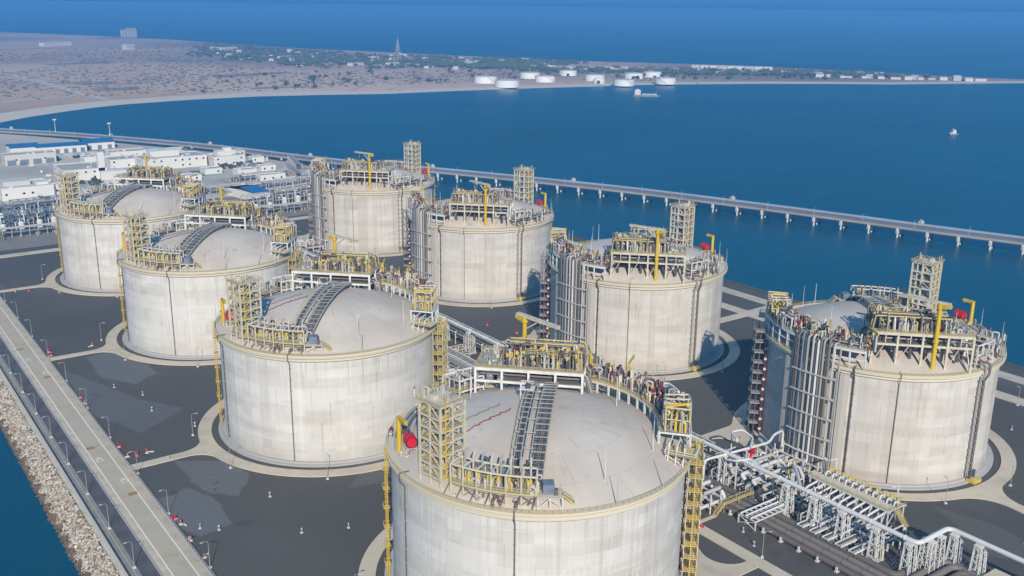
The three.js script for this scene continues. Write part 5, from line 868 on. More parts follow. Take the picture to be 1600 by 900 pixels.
{ // loading-arm like row of yellow valves on a deck, with sloping white pipes in front
  const g = group('valve_row'), y = 6;
  for (let k = 0; k < 6; k++) for (const x of [112, 116.5, 121]) new MB().bar([x, 0, 16 + k * 6.3], [x, y, 16 + k * 6.3], 0.36).mesh('column', M.white, g);
  for (const x of [112, 116.5, 121]) new MB().bar([x, y - 0.3, 15], [x, y - 0.3, 48.4], 0.34, 0.5).mesh('beam', M.white, g);
  for (let k = 0; k < 6; k++) { const z = 16 + k * 6.3; new MB().bar([112, y - 0.4, z], [121, y - 0.4, z], 0.3, 0.4).mesh('cross_beam', M.white, g); new MB().bar([112, 0.3, z], [116.5, y - 0.6, z], 0.2).mesh('brace', M.white, g); if (k < 5) new MB().bar([121, 0.3, z], [121, y - 0.6, z + 6.3], 0.22).bar([121, 0.3, z + 6.3], [121, y - 0.6, z], 0.22).mesh('cross_brace', M.white, g); }
  for (let k = 0; k < 5; k++) new MB().box(114, y + 0.1, 18.3 + k * 6.5, 4.6, 0.16, 6.42).mesh('deck_panel', M.cream, g);
  for (let k = 0; k < 11; k++) {
    const z = 19 + k * 2.75, v = new MB().cyl([119, y - 2, z], [119, y + 1.4, z], 0.4, 0.4, 8).cyl([119, y + 0.2, z], [119, y + 0.5, z], 0.75, 0.75, 9).mesh('valve', M.galv, g);
    new MB().cyl([119, y + 1.4, z], [119, y + 2.6, z], 0.62, 0.5, 9).box(119.5, y + 2.1, z + 0.3, 1.3, 0.7, 0.8).mesh('actuator', k % 3 ? M.rail : M.valve, v);
    new MB().pipe([[119, y + 0.8, z], [117, y + 1.7, z], [116.4, y - 0.4, z]], 0.34, 8, 0.9).mesh('bend', M.pipe, v);
    new MB().pipe([[112, y - 0.9, z], [106, y - 1.4, z], [104, y - 3.4, z], [103, 1.2, z]], 0.42, 8, 1.2).mesh('sloping_pipe', M.pipe, g);
  }
  for (let k = 0; k < 6; k++) { const z = 20.2 + k * 5.3; new MB().bar([111.6, y - 0.6, z], [103, y - 3, z + 3.6], 0.26).bar([103, 0, z + 3.6], [103, y - 3, z + 3.6], 0.26).mesh('prop', M.white, g); }
  { const r = new MB(); for (const h of [0.6, 1.2]) r.bar([111.7, y + h, 15], [111.7, y + h, 48.4], 0.1).bar([111.7, y + h, 48.4], [121, y + h, 48.4], 0.1); for (let z = 15; z < 48.5; z += 2.1) r.bar([111.7, y, z], [111.7, y + 1.2, z], 0.1); r.mesh('railing', M.rail, g); }
  { const s = new MB(); for (const x of [114.4, 116]) s.bar([x, 0, 53.6], [x, y, 48.6], 0.2, 0.5).bar([x, 1.1, 53.6], [x, y + 1.1, 48.6], 0.12); for (let j = 0; j < 14; j++) s.box(115.2, 0.3 + j * 0.42, 53.4 - j * 0.35, 1.5, 0.08, 0.36); s.mesh('stair', M.rail, g); }
  for (const z of [20, 45]) new MB().bar([120.6, y, z], [120.6, y + 6.2, z], 0.4).bar([120.8, y + 6, z], [117, y + 6.3, z], 0.36).mesh('davit', M.white, g);
  stand(g, 0, 0, 0, 0, 'white framed deck with a row of yellow valves before the front bay tank', 'valve deck');
}
// white ladder-like cable trays that cross the dark pipes
const tray = maker((() => { const g = group('cable_tray'); for (const s of [-1, 1]) new MB().bar([-10, 2.5, s * 1.15], [8, 2.5, s * 1.15], 0.3, 0.6).mesh('side_rail', M.white, g); const r = new MB(); for (let x = -9.8; x < 8; x += 0.9) r.bar([x, 2.5, -1.15], [x, 2.5, 1.15], 0.42, 0.2); r.mesh('rung', M.white, g); for (const x of [-8, -2, 5]) new MB().bar([x, 0, -0.7], [x, 2.4, -0.7], 0.2).bar([x, 0, 0.7], [x, 2.4, 0.7], 0.2).mesh('post', M.galv, g); new MB().pipe([[-9.6, 2.8, 0], [7.6, 2.8, 0]], 0.3, 7).mesh('cable', M.dark, g); return g; })());
[33, 38, 43, 48, 53].forEach((z, k) => stand(tray(), 95, 0.06, z, -0.02, `white ladder-like cable tray over the dark pipes, ${ORD[k]} from the left`, 'cable tray', 'cable trays over the dark pipes'));
// the fat dark pipes on the ground
[[76.4, 1.25, 1.0, M.brown, 'outermost by the open ground'], [79.6, 1.35, 1.1, M.mid, 'second from the open ground'], [83, 1.3, 1.05, M.mid, 'third from the open ground'], [86.4, 1.3, 1.1, M.brown, 'nearest the trestles']].forEach(([x, y, r, m, w], k) => {
  const g = group('insulated_pipe'), zb = 68 + (k - 3) * -3.4, xb = 107 + (3 - k) * -0.4;
  new MB().pipe([[x, y, -78], [x, y, zb], [xb, y, zb], [xb, y, 150]], r, 12, 3).mesh('cladding', m, g);
  for (let z = -76; z < zb - 2; z += 7.2) new MB().cyl([x, y, z], [x, y, z + 0.16], r + 0.06, r + 0.06, 12).mesh('band', M.dark, g);
  stand(g, 0, 0, 0, 0, `fat dark insulated pipe on the ground, ${w}`, 'pipe', 'fat dark pipes on the ground');
});
const sleeper = maker((() => { const g = group('pipe_sleeper'); new MB().box(0, 0.22, 0, 13.6, 0.44, 1).mesh('beam', M.paint, g); for (const x of [-6.4, 6.5]) new MB().box(x, 1.0, 0, 0.5, 1.6, 0.6).mesh('stop', M.paint, g); return g; })());
for (let k = 0; k < 16; k++) { const z = -53.2 + k * 7.2; stand(sleeper(), 81.4, 0.02, z, 0, `pale concrete sleeper under the fat dark pipes, ${ORD[k]} from the back`, 'pipe sleeper', 'sleepers under the dark pipes'); }
{ // footbridge over the dark pipes and its walkway
  const g = group('footbridge');
  new MB().box(81.5, 3.3, 9, 15, 0.2, 1.6).mesh('deck', M.rail, g);
  for (const s of [-0.8, 0.8]) new MB().bar([74, 4.4, 9 + s], [89, 4.4, 9 + s], 0.12).bar([74, 3.9, 9 + s], [89, 3.9, 9 + s], 0.1).mesh('handrail', M.rail, g);
  for (const x of [74, 81.5, 89]) new MB().bar([x, 0, 8.4], [x, 4.4, 8.4], 0.18).bar([x, 0, 9.6], [x, 4.4, 9.6], 0.18).mesh('post', M.rail, g);
  { const s = new MB(); for (const z of [8.3, 9.7]) s.bar([70.2, 0.2, z], [74, 3.3, z], 0.18, 0.4).bar([70.2, 1.3, z], [74, 4.4, z], 0.1); for (let j = 0; j < 9; j++) s.box(70.4 + j * 0.42, 0.4 + j * 0.36, 9, 0.4, 0.08, 1.4); s.mesh('stair', M.rail, g); }
  stand(g, 0, 0, 0, 0, 'yellow footbridge over the fat dark pipes', 'footbridge');
  struct(new MB().box(66, 0.1, 9.2, 8.6, 0.3, 1.5), 'footpath', roadPale);
}
{ // white truss crossing
  const g = group('truss_frame');
  for (const z of [16.6, 19, 21.4, 23.8]) new MB().bar([73.4, 3.4, z], [88.4, 3.4, z], 0.3, 0.4).mesh('beam', M.white, g);
  for (let x = 73.6; x < 89; x += 2.4) new MB().bar([x, 3.4, 16.4], [x, 3.4, 24], 0.24, 0.3).bar([x, 3.4, 16.6], [x + 2.2, 3.4, 23.8], 0.16).mesh('cross_beam', M.white, g);
  for (const x of [73.6, 88.2]) new MB().bar([x, 0, 16.6], [x, 3.4, 16.6], 0.36).bar([x, 0, 23.8], [x, 3.4, 23.8], 0.36).bar([x, 0.2, 16.6], [x, 3.2, 23.8], 0.2).bar([x, 3.2, 16.6], [x, 0.2, 23.8], 0.2).mesh('end_frame', M.white, g);
  for (let k = 0; k < 3; k++) new MB().pipe([[73, 4.1, 17.6 + k * 2.2], [92, 4.1, 17.6 + k * 2.2]], 0.34, 8).mesh('pipe', M.pipe, g);
  stand(g, 0, 0, 0, 0, 'white truss frame over the fat dark pipes, right of the footbridge', 'truss');
}

{ // dense low piping that fills the corridor before the front bay tank
  const g = group('corridor_piping');
  for (let k = 0; k < 16; k++) { const z = -20 + k * 5 + rr(-1, 1), y = rr(0.8, 3.4), x0 = rr(88.5, 91), x1 = rr(104, 111); new MB().pipe([[x0, y, z], [x1, y, z], [x1, y + rr(-0.6, 2.4), z + rr(-2, 2)]], rr(0.25, 0.5), 8, 0.8).mesh('pipe', pick([M.pipe, M.galv, M.grey, M.mid, M.dark, M.galv]), g); }
  for (let k = 0; k < 9; k++) { const x = 93 + k * 1.9, y = 1 + (k % 3) * 1.1; new MB().pipe([[x, y, -22], [x, y, rr(30, 62)]], rr(0.25, 0.5), 8).mesh('pipe', pick([M.dark, M.mid, M.grey, M.galv]), g); }
  for (let z = -18; z < 62; z += 8) { new MB().bar([89, 0, z], [89, 4.6, z], 0.28).bar([111, 0, z], [111, 4.6, z], 0.28).bar([89, 4.4, z], [111, 4.4, z], 0.28, 0.4).bar([100, 0, z], [100, 4.4, z], 0.28).mesh('frame', M.white, g); }
  clutter(g, 130, () => [rr(89, 111), rr(-20, 62)], 0.1, 1.2, 4.6, [M.pipe, M.galv, M.grey, M.mid, M.dark, M.dark, M.white, M.cream], [M.grey, M.galv, M.dark, M.mid, M.maroon]);
  stand(g, 0, 0, 0, 0, 'dense tangle of grey and white pipes under the elevated white pipe', 'pipework');
}
// ---------------------------------------------------------------- works buildings behind the tanks
function building(name, b, label, category, grp, opts = {}) { // b: x, z centre, sx, sz, height
  const [x, z, sx, sz, h] = b, g = group(name), wall = opts.wall || M.plaster;
  new MB().box(0, h / 2, 0, sx, h, sz).mesh('wall', wall, g);
  const p = new MB(), t = 0.5; for (const s of [-1, 1]) p.box(0, h + 0.45, s * (sz / 2 - t / 2), sx, 0.9, t).box(s * (sx / 2 - t / 2), h + 0.45, 0, t, 0.9, sz - 2 * t); p.mesh('parapet', wall, g);
  const rf = new MB().box(0, h + 0.08, 0, sx - 1.1, 0.16, sz - 1.1).mesh('roof', opts.roof || M.roof, g);
  for (let k = 0; k < (opts.units ?? 3); k++) new MB().box(rr(-0.36, 0.36) * sx, h + 0.9, rr(-0.36, 0.36) * sz, rr(1.6, 4), 1.5, rr(1.6, 3)).mesh('roof_unit', pick([M.galv, M.plaster2, M.paint]), rf);
  const rows = opts.rows ?? Math.max(1, Math.round(h / 4.2)), sill = opts.sill ?? 1.3;
  for (let q = 0; q < rows; q++) {
    const y = (q + 0.5) * h / rows + 0.3;
    const nz = Math.max(2, Math.floor(sz / 7)), nx = Math.max(2, Math.floor(sx / 7));
    for (let k = 0; k < nx; k++) if (rnd() < 0.62) new MB().box((k + 0.5) / nx * sx - sx / 2, y, sz / 2 + 0.02, 1.9, 1.7, 0.12).mesh('window', M.glass, g);
    for (let k = 0; k < nz; k++) if (rnd() < 0.62) new MB().box(-sx / 2 - 0.02, y, (k + 0.5) / nz * sz - sz / 2, 0.12, 1.7, 1.9).mesh('window', M.glass, g);
  }
  if (opts.doors) for (let k = 0; k < opts.doors; k++) new MB().box((k + 0.5) / opts.doors * sx - sx / 2, 2.6, sz / 2 + 0.05, sx / opts.doors * 0.66, 5.2, 0.16).mesh('roller_door', M.slate, g);
  if (opts.extra) opts.extra(g, h);
  stand(g, x, -0.15, z, opts.turn || 0, label, category, grp);
}
building('office_building', [152, -838, 66, 34, 11], 'largest long white office building behind the rear tanks', 'building', 0, { rows: 2, units: 6, extra: (g, h) => { new MB().box(-6, h + 3, -6, 30, 6, 16).mesh('upper_storey', M.plaster, g); } });
building('office_building', [206, -822, 34, 24, 9.5], 'white office building with a stepped roof nearest the jetty root', 'building', 0, { rows: 2, extra: (g, h) => { new MB().box(0, h + 2.4, -3, 20, 4.8, 12).mesh('upper_storey', M.plaster, g); new MB().box(3, h + 6, -4, 8, 3.4, 7).mesh('stair_head', M.plaster, g); } });
building('office_building', [113, -868, 36, 28, 8], 'white two-storey building left of the largest office', 'building', 0, { rows: 2 });
building('office_building', [131, -928, 40, 22, 7], 'low white building in the back row of the works', 'building', 0, { rows: 1 });
building('office_building', [92, -905, 26, 18, 7], 'small white building between two lanes of the works', 'building', 0, { rows: 1 });
building('courtyard_building', [57, -818, 40, 46, 10], 'white building with a sunk grey roof court and a square tower', 'building', 0, { rows: 2, extra: (g, h) => { new MB().box(15, h + 3, 20, 6, h * 2 + 6, 6).mesh('tower', M.plaster, g); new MB().box(24, 4, 24, 24, 8, 15).mesh('wing', M.plaster, g); } });
building('warehouse', [-8, -742, 42, 40, 10], 'white warehouse in the left corner with a pale stepped roof', 'warehouse', 0, { rows: 1, roof: M.plaster2, extra: (g, h) => { new MB().box(-6, h + 2, -4, 22, 4, 18).mesh('upper_storey', M.plaster2, g); new MB().box(14, h + 1, 4, 10, 2.4, 12).mesh('roof_block', M.plaster, g); } });
building('warehouse', [20, -735, 14, 16, 8], 'small white annex right of the corner warehouse', 'warehouse', 0, { rows: 1 });
building('warehouse', [33, -940, 50, 22, 10], 'pale workshop with four dark roller doors', 'workshop', 0, { rows: 1, doors: 4, wall: M.plaster2 });
building('office_building', [172, -772, 18, 16, 5], 'low white hut before the largest office', 'hut', 0, { rows: 1, units: 1 });
building('office_building', [232, -880, 30, 16, 5], 'long low shed by the bay shore', 'shed', 0, { rows: 1, wall: M.plaster2 });
[[176, -905, 24, 12, 5], [240, -822, 14, 12, 5], [72, -860, 16, 12, 6], [14, -690, 18, 12, 5], [42, -704, 14, 14, 5], [70, -748, 14, 10, 4.5], [118, -800, 22, 12, 6], [88, -770, 16, 14, 6], [140, -742, 20, 12, 5], [196, -742, 20, 14, 6], [226, -760, 16, 12, 5], [206, -700, 26, 12, 6], [104, -700, 24, 14, 6], [250, -690, 16, 14, 6]].forEach(([x, z, sx, sz, h], k) => building('works_hut', [x, z, sx, sz, h], `small white flat-roofed building in the works, ${nth(k + 1)} of the minor ones`, 'building', 'small white works buildings', { rows: 1, units: 1 }));
function gable(x, z, sx, sz, h, label, turn = 0) {
  const g = group('blue_roofed_hall');
  new MB().box(0, h / 2, 0, sx, h, sz).mesh('wall', M.plaster, g);
  const r = new MB(); for (const s of [-1, 1]) { const a = [-sx / 2 - 0.6, h - 0.1, s * (sz / 2 + 0.6)], b = [sx / 2 + 0.6, h + 3.2, 0]; r.hexa([0, h + 1.55, s * (sz / 4 + 0.3)], [sx / 2 + 0.6, 0, 0], [0, 0.12, 0.02 * s], [0, -1.65 * s * s, s * (sz / 4 + 0.3)].map((v, k) => k === 1 ? -1.65 : v)); }
  r.mesh('roof', M.blueRoof, g);
  const n = Math.floor(sx / 9); for (let k = 0; k < n; k++) new MB().box((k + 0.5) / n * sx - sx / 2, 2.4, sz / 2 + 0.05, 4.6, 4.8, 0.15).mesh('door', M.slate, g);
  stand(g, x, -0.15, z, turn, label, 'hall', 'blue roofed halls');
}
gable(40, -1010, 30, 24, 9, 'hall with a bright blue roof at the left edge', 0);
gable(78, -1002, 54, 12, 8, 'long narrow hall with a blue roof between two blue halls', 0);
gable(122, -1020, 34, 26, 8, 'hall with a blue roof nearest the bay head', 0);
gable(155, -628, 16, 44, 7, 'blue sloping roof behind the third road tank', 0.2);
{ const g = group('sports_court'); new MB().box(0, 0.05, 0, 22, 0.12, 34).mesh('surface', std(0.05, 0.22, 0.17, 0.9), g); for (const s of [-1, 1]) new MB().bar([s * 11, 0, -17], [s * 11, 4, -17], 0.2).bar([s * 11, 0, 17], [s * 11, 4, 17], 0.2).bar([s * 11, 4, -17], [s * 11, 4, 17], 0.12).mesh('fence', M.slate, g); stand(g, 168, -0.12, -778, 0, 'green sports court among the works buildings', 'sports court'); }
// parked vehicles in the works lanes
const van = [maker(makeVan(M.paint)), maker(makeVan(M.slate))];
function makeVan(m) { const g = group('parked_van'); new MB().box(0, 1.35, 0, 5.4, 1.7, 2.1).box(-0.4, 2.5, 0, 3.8, 0.8, 1.9).mesh('body', m, g); new MB().box(1.55, 2.4, 0, 0.2, 0.6, 1.7).mesh('windscreen', M.glass, g); for (const x of [-1.7, 1.7]) for (const s of [-1, 1]) new MB().cyl([x, 0.45, s * 0.85], [x, 0.45, s * 1.1], 0.45, 0.45, 10).mesh('wheel', M.dark, g); return g; }
fromLeft(Array.from({ length: 26 }, (_, k) => stand(van[k % 3 ? 0 : 1](), pick([86, 90, 96, 30, 24, 176, 186, 196, 215]) + rr(-1, 1), -0.22, -700 - k * 9.5, rr(-0.1, 0.1) + (k % 2 ? 1.57 : 0), k % 3 ? 'small white van parked in the works lanes' : 'small dark van parked in the works lanes', 'van', k % 3 ? 'white vans in the works lanes' : 'dark vans in the works lanes')));
// process units behind the tanks
function makeUnit(s) {
  const g = group('process_unit'), n = 4;
  for (let a = 0; a <= n; a++) new MB().bar([-12 + a * 6, 0, -5], [-12 + a * 6, 13, -5], 0.5).bar([-12 + a * 6, 0, 5], [-12 + a * 6, 13, 5], 0.5).bar([-12 + a * 6, 13, -5], [-12 + a * 6, 13, 5], 0.4).bar([-12 + a * 6, 7, -5], [-12 + a * 6, 7, 5], 0.4).mesh('frame', s ? M.galv : M.slate, g);
  for (const y of [4.4, 8.8, 13]) for (const z of [-5, 5]) new MB().bar([-12.4, y, z], [12.4, y, z], 0.4, 0.6).mesh('beam', s ? M.galv : M.slate, g);
  for (const y of [4.6, 9]) new MB().box(0, y, 0, 24, 0.2, 9).mesh('floor', M.mid, g);
  for (let k = 0; k < 7; k++) new MB().pipe([[-10 + k * 3.2, 0, 7], [-10 + k * 3.2, 6 + (k % 3) * 2.5, 7], [-10 + k * 3.2, 6 + (k % 3) * 2.5, -3]], 0.4, 8, 1).mesh('pipe', pick([M.galv, M.pipe, M.grey]), g);
  for (let k = 0; k < 3; k++) new MB().cyl([-8 + k * 8, 6, -3.6], [-8 + k * 8, 6, 3.6], 1.3, 1.3, 12).mesh('vessel', pick([M.pipe, M.slate, M.galv]), g);
  for (let k = 0; k < 2; k++) new MB().cyl([-7 + k * 13, 0, 11], [-7 + k * 13, 6.5, 11], 2.2, 2.2, 14).ball([-7 + k * 13, 6.5, 11], 2.2, 12, 0.5, 0).mesh('white_tank', M.paint, g);
  return g;
}
const unit = [maker(makeUnit(0)), maker(makeUnit(1))];
[[-58, -596, 0], [-32, -600, 0], [-8, -606, 0], [-52, -640, 0], [-22, -648, 0], [2, -650, 0], [172, -586, 1], [198, -592, 1], [224, -598, 1], [186, -622, 1], [214, -628, 1], [246, -612, 1], [140, -570, 1], [100, -585, 1], [72, -590, 0], [44, -596, 0]].forEach(([x, z, k], q) => stand(unit[k](), x, -0.15, z, 0.1, k ? `open grey steel process unit behind the bay tanks, ${ORD[q - 6]} of the group` : `open slate steel process unit behind the rear road tank, ${ORD[q < 6 ? q : q - 8]} of the group`, 'process unit', k ? 'grey process units' : 'slate process units'));
// low racks and stores that fill the yard between the works and the tanks
const yardRack = maker((() => { const g = group('yard_rack'); for (let x = -30; x <= 30; x += 6) new MB().bar([x, 0, -3], [x, 6.4, -3], 0.4).bar([x, 0, 3], [x, 6.4, 3], 0.4).bar([x, 3.4, -3.3], [x, 3.4, 3.3], 0.36).bar([x, 6.2, -3.3], [x, 6.2, 3.3], 0.36).mesh('frame', M.galv, g); for (let k = 0; k < 6; k++) new MB().pipe([[-31, 6.8, -2.6 + k * 1.05], [31, 6.8, -2.6 + k * 1.05]], 0.36, 7).mesh('pipe', pick([M.galv, M.pipe, M.grey, M.mid]), g); for (let k = 0; k < 5; k++) new MB().pipe([[-31, 4, -2.4 + k * 1.2], [31, 4, -2.4 + k * 1.2]], 0.4, 7).mesh('pipe', pick([M.mid, M.grey, M.slate]), g); clutter(g, 30, () => [rr(-30, 30), rr(-9, 9)], 0, 1.4, 5, [M.grey, M.galv, M.pipe, M.mid, M.cream], [M.grey, M.valve, M.galv]); return g; })());
fromLeft([[150, -548, 0], [205, -546, 0], [100, -556, 0], [130, -660, 0.1], [196, -662, 0.1], [252, -650, 1.4], [238, -720, 1.35], [262, -770, 1.3], [30, -560, 0], [-30, -572, 0], [-40, -676, 0], [20, -668, 0], [80, -640, 1.5], [110, -720, 1.5], [200, -712, 0.1], [60, -612, 0]].map(([x, z, a]) => stand(yardRack(), x, -0.15, z, a, 'grey low pipe rack in the yard behind the tanks', 'pipe rack', 'low pipe racks in the yard')));
const box = [M.paint, M.slate, M.galv, M.plaster2].map(m => maker((() => { const g = group('site_container'); new MB().box(0, 1.4, 0, 12, 2.8, 2.5).mesh('shell', m, g); new MB().box(6.03, 1.4, 0, 0.06, 2.4, 2.2).mesh('door', M.grey, g); for (const s of [-1, 1]) new MB().box(0, 1.4, s * 1.27, 11.6, 0.2, 0.06).mesh('rib', m, g); return g; })()));
fromLeft(Array.from({ length: 60 }, (_, k) => { const [x, z, w, d] = pick([[70, -690, 30, 20], [150, -700, 40, 16], [225, -800, 24, 40], [180, -950, 40, 12], [-20, -800, 16, 30], [95, -960, 20, 20], [20, -640, 40, 14], [215, -680, 26, 20]]); return stand(box[k % 4](), x + rr(-w, w), -0.15, z + rr(-d, d), pick([0, 1.57, 0.1]), ['white site container in the works yard', 'slate site container in the works yard', 'grey site container in the works yard', 'beige site container in the works yard'][k % 4], 'container', ['white site containers', 'slate site containers', 'grey site containers', 'beige site containers'][k % 4]); }));
// ---------------------------------------------------------------- jetty across the bay
{
  const g = group('jetty'), ctrl = [[20, -1270], [51, -1223], [111, -1141], [166, -1050], [215, -960], [249, -883], [282, -799], [315, -728], [358, -654], [409, -553], [456, -449], [489, -357], [518, -270], [541, -196], [561, -137], [592, -40]];
  const curve = new THREE.CatmullRomCurve3(ctrl.map(p => V(p[0], 0, p[1])), false, 'centripetal'), L = curve.getLength(), off = (t, d, y) => { const p = curve.getPointAt(Math.min(1, Math.max(0, t))), q = curve.getTangentAt(Math.min(1, Math.max(0, t))); return [p.x - q.z * d, y, p.z + q.x * d]; };
  const strip = (d0, d1, y0, y1, name, m) => { const mb = new MB(), n = 70; let p = null; for (let k = 0; k <= n; k++) { const t = k / n, c = [off(t, d0, y1), off(t, d1, y1), off(t, d1, y0), off(t, d0, y0)]; const nn = [[0, 1, 0], [0, 1, 0]], tq = curve.getTangentAt(t), side = [-tq.z, 0, tq.x]; const a = [mb.vert(c[0], nn[0], 0, t * L / 12), mb.vert(c[1], nn[1], 1, t * L / 12), mb.vert(c[1], side, 0, t * L / 12), mb.vert(c[2], side, 0.1, t * L / 12), mb.vert(c[0], side.map(v => -v), 0, t * L / 12), mb.vert(c[3], side.map(v => -v), 0.1, t * L / 12)]; if (p) { mb.i.push(p[0], p[1], a[1], p[0], a[1], a[0], p[2], p[3], a[3], p[2], a[3], a[2], p[5], p[4], a[4], p[5], a[4], a[5]); } p = a; } return mb.mesh(name, m, g); };
  // positive offsets lie on the plant side
  strip(-3, 3.6, 1.2, 2.5, 'roadway', std(0.42, 0.41, 0.40, 0.9, 0, { map: roadTex }));
  strip(3.6, 4.0, 1.6, 3.2, 'parapet', M.grey); strip(-3.4, -3, 1.2, 3.3, 'parapet', M.mid); strip(-15.6, -15, 1.4, 4.2, 'windbreak', std(0.14, 0.34, 0.62, 0.7));
  strip(-15, -3.5, 1.4, 2.2, 'pipe_deck', M.slate);
  for (let k = 0; k < 7; k++) { const p = []; for (let j = 0; j <= 80; j++) p.push(off(j / 80, -4.6 - k * 1.5, 3.2 + (k % 2) * 0.6)); new MB().pipe(p, rr(0.4, 0.62), 7).mesh('pipe', pick([M.blue, M.galv, M.slate, M.mid, M.grey, M.slate]), g); }
  const n = Math.floor((L - 470) / 22.6);
  for (let k = 0; k < n; k++) { const t = (470 + k * 22.6) / L, y = 1.3; const mb = new MB().bar(off(t, 3.8, y - 0.4), off(t, -15, y - 0.4), 2, 1.2); for (const d of [2.6, -5, -13]) mb.cyl(off(t, d, -8), off(t, d, y - 0.6), 0.75, 0.75, 8); mb.bar(off(t, 3.4, -2.4), off(t, 3.4, 0.6), 2, 1.6); mb.mesh('pier', M.paint, g); }
  for (let k = 0; k < 34; k++) { const t = (k + 0.5) / 34; const p = off(t, -15.3, 2); if (k % 4 === 1) new MB().box(p[0], 4.2, p[2], 4, 4, 3).box(p[0], 6.6, p[2], 1.4, 1.2, 1.4).mesh('equipment_house', M.galv, g); new MB().cyl(off(t, 4.2, 2), off(t, 4.2, 10.5), 0.16, 0.1, 6).mesh('lamp_post', M.galv, g); }
  for (const t of [0.10, 0.165]) { const p = off(t, -10, 2); new MB().cyl(p, [p[0], 20, p[2]], 0.5, 0.3, 8).box(p[0], 20, p[2], 4, 1.6, 2).mesh('light_mast', M.paint, g); }
  stand(g, 0, 0, 0, 0, 'long jetty on white piers that carries a road and pipes across the bay', 'jetty');
}
// ---------------------------------------------------------------- desert coast across the bay
const desertTex = canvasTex(2048, 2048, (g, w, h) => {
  g.fillStyle = 'rgb(222,190,158)'; g.fillRect(0, 0, w, h);
  blotches(g, w, h, 60, 150, 420, ['170,148,136', '236,216,196', '142,126,122'], 0.5);
  blotches(g, w, h, 420, 16, 170, ['182,150,122', '242,214,184', '150,124,106', '232,198,162', '98,86,80'], 0.75);
  for (let k = 0; k < 340; k++) { g.fillStyle = `rgba(${pick(['108,94,92', '206,188,170', '134,116,106'])},${rr(0.2, 0.6)})`; g.save(); g.translate(rnd() * w, rnd() * h); g.rotate(rr(-0.5, 0.5) + 0.6); g.fillRect(0, 0, rr(30, 230), rr(1, 9)); g.restore(); }
  for (let k = 0; k < 260; k++) { g.fillStyle = `rgba(${pick(['128,104,92', '246,222,194', '152,130,112', '110,98,92', '236,204,170', '140,120,110'])},${rr(0.2, 0.6)})`; const x = rnd() * w, y = rnd() * h, r = rr(5, 60); g.beginPath(); for (let j = 0; j < 9; j++) { const a = j / 9 * 6.283, q = r * rr(0.5, 1.3); (j ? g.lineTo : g.moveTo).call(g, x + Math.cos(a) * q * 1.5, y + Math.sin(a) * q); } g.closePath(); g.fill(); }
  for (let k = 0; k < 5200; k++) { g.fillStyle = `rgba(${pick(['84,80,72', '96,86,78', '72,72,64'])},${rr(0.3, 0.8)})`; const s = rr(0.8, 2.6); g.fillRect(rnd() * w, rnd() * h, s * rr(1, 2.5), s); }
  for (let k = 0; k < 34; k++) { g.strokeStyle = `rgba(${pick(['212,196,178', '96,86,86'])},${rr(0.25, 0.6)})`; g.lineWidth = rr(1, 3.4); g.beginPath(); const x = rnd() * w, y = rnd() * h; g.moveTo(x, y); g.lineTo(x + rr(-420, 420), y + rr(-300, 300)); g.stroke(); }
  grain(g, w, h, 90000, ['110,96,90', '214,196,178'], 0.3, 3);
}, true, [1 / 8200, 1 / 8200]);
const COAST = [[30, -1345], [80, -1402], [130, -1460], [192, -1515], [250, -1560], [314, -1594], [430, -1622], [563, -1630], [690, -1602], [806, -1564], [960, -1558], [1111, -1545], [1280, -1518], [1442, -1494], [1600, -1440], [1753, -1376], [1890, -1300], [2028, -1211], [2200, -1150], [2378, -1077], [2700, -960], [3000, -880]];
const BACK = [[3000, -905], [2700, -1010], [2480, -1130], [2400, -1300], [2380, -1500], [2330, -1720], [2240, -1960], [2080, -2170], [1960, -2340], [1880, -2500], [1790, -2780], [1690, -3060], [1560, -3420], [1460, -3800], [1400, -4200], [1340, -4680], [1150, -5300], [800, -6200], [200, -7800], [-2000, -14000], [-9000, -26000]];
const desert = std(0.84, 0.775, 0.75, 0.95, 0, { map: desertTex });
{
  const inner = COAST.map(([x, z], k) => { const a = COAST[Math.max(0, k - 1)], b = COAST[Math.min(COAST.length - 1, k + 1)], l = Math.hypot(b[0] - a[0], b[1] - a[1]), w = x < 700 ? 62 : x > 1900 ? 30 : 40; return [x + (b[1] - a[1]) / l * w, z - (b[0] - a[0]) / l * w]; });
  struct(new MB().slab([...inner, ...BACK, [-12000, -20000], [-6000, -1500], [-500, -1690]], -8, -3.4), 'desert', desert);
  const mb = new MB(); let p = null;
  COAST.forEach((c, k) => { const i = inner[k], m = [(c[0] * 0.5 + i[0] * 0.5), (c[1] * 0.5 + i[1] * 0.5)]; const q = [mb.vert([i[0], -3.36, i[1]], [0, 1, 0], i[0], i[1]), mb.vert([m[0], -4.2, m[1]], [0, 1, 0], m[0], m[1]), mb.vert([c[0], -6.2, c[1]], [0, 1, 0], c[0], c[1])]; if (p) for (let j = 0; j < 2; j++) mb.i.push(p[j], p[j + 1], q[j + 1], p[j], q[j + 1], q[j]); p = q; });
  struct(mb, 'beach', std(0.92, 0.77, 0.60, 0.95, 0, { map: noiseTex }));
}
// dark damp flats and plots on the desert
for (const pts of [[[342, -2087], [421, -2110], [408, -2033], [336, -2031]], [[340, -1916], [430, -1943], [414, -1877], [334, -1867]], [[674, -2192], [897, -2245], [880, -2180], [658, -2103]], [[760, -2900], [1000, -2860], [980, -2780], [740, -2800]], [[420, -2840], [620, -2900], [600, -2800], [430, -2780]], [[620, -1800], [760, -1790], [750, -1755], [610, -1770]]]) struct(new MB().slab(pts.flatMap(([x, z], k) => { const [x1, z1] = pts[(k + 1) % pts.length]; return [0, 1, 2, 3, 4, 5].map(j => [x + (x1 - x) * j / 6 + rr(-9, 9), z + (z1 - z) * j / 6 + rr(-9, 9)]); }), -3.33, -3.33), 'damp_flat', std(0.36, 0.31, 0.285, 0.95, 0, { map: noiseTex }));
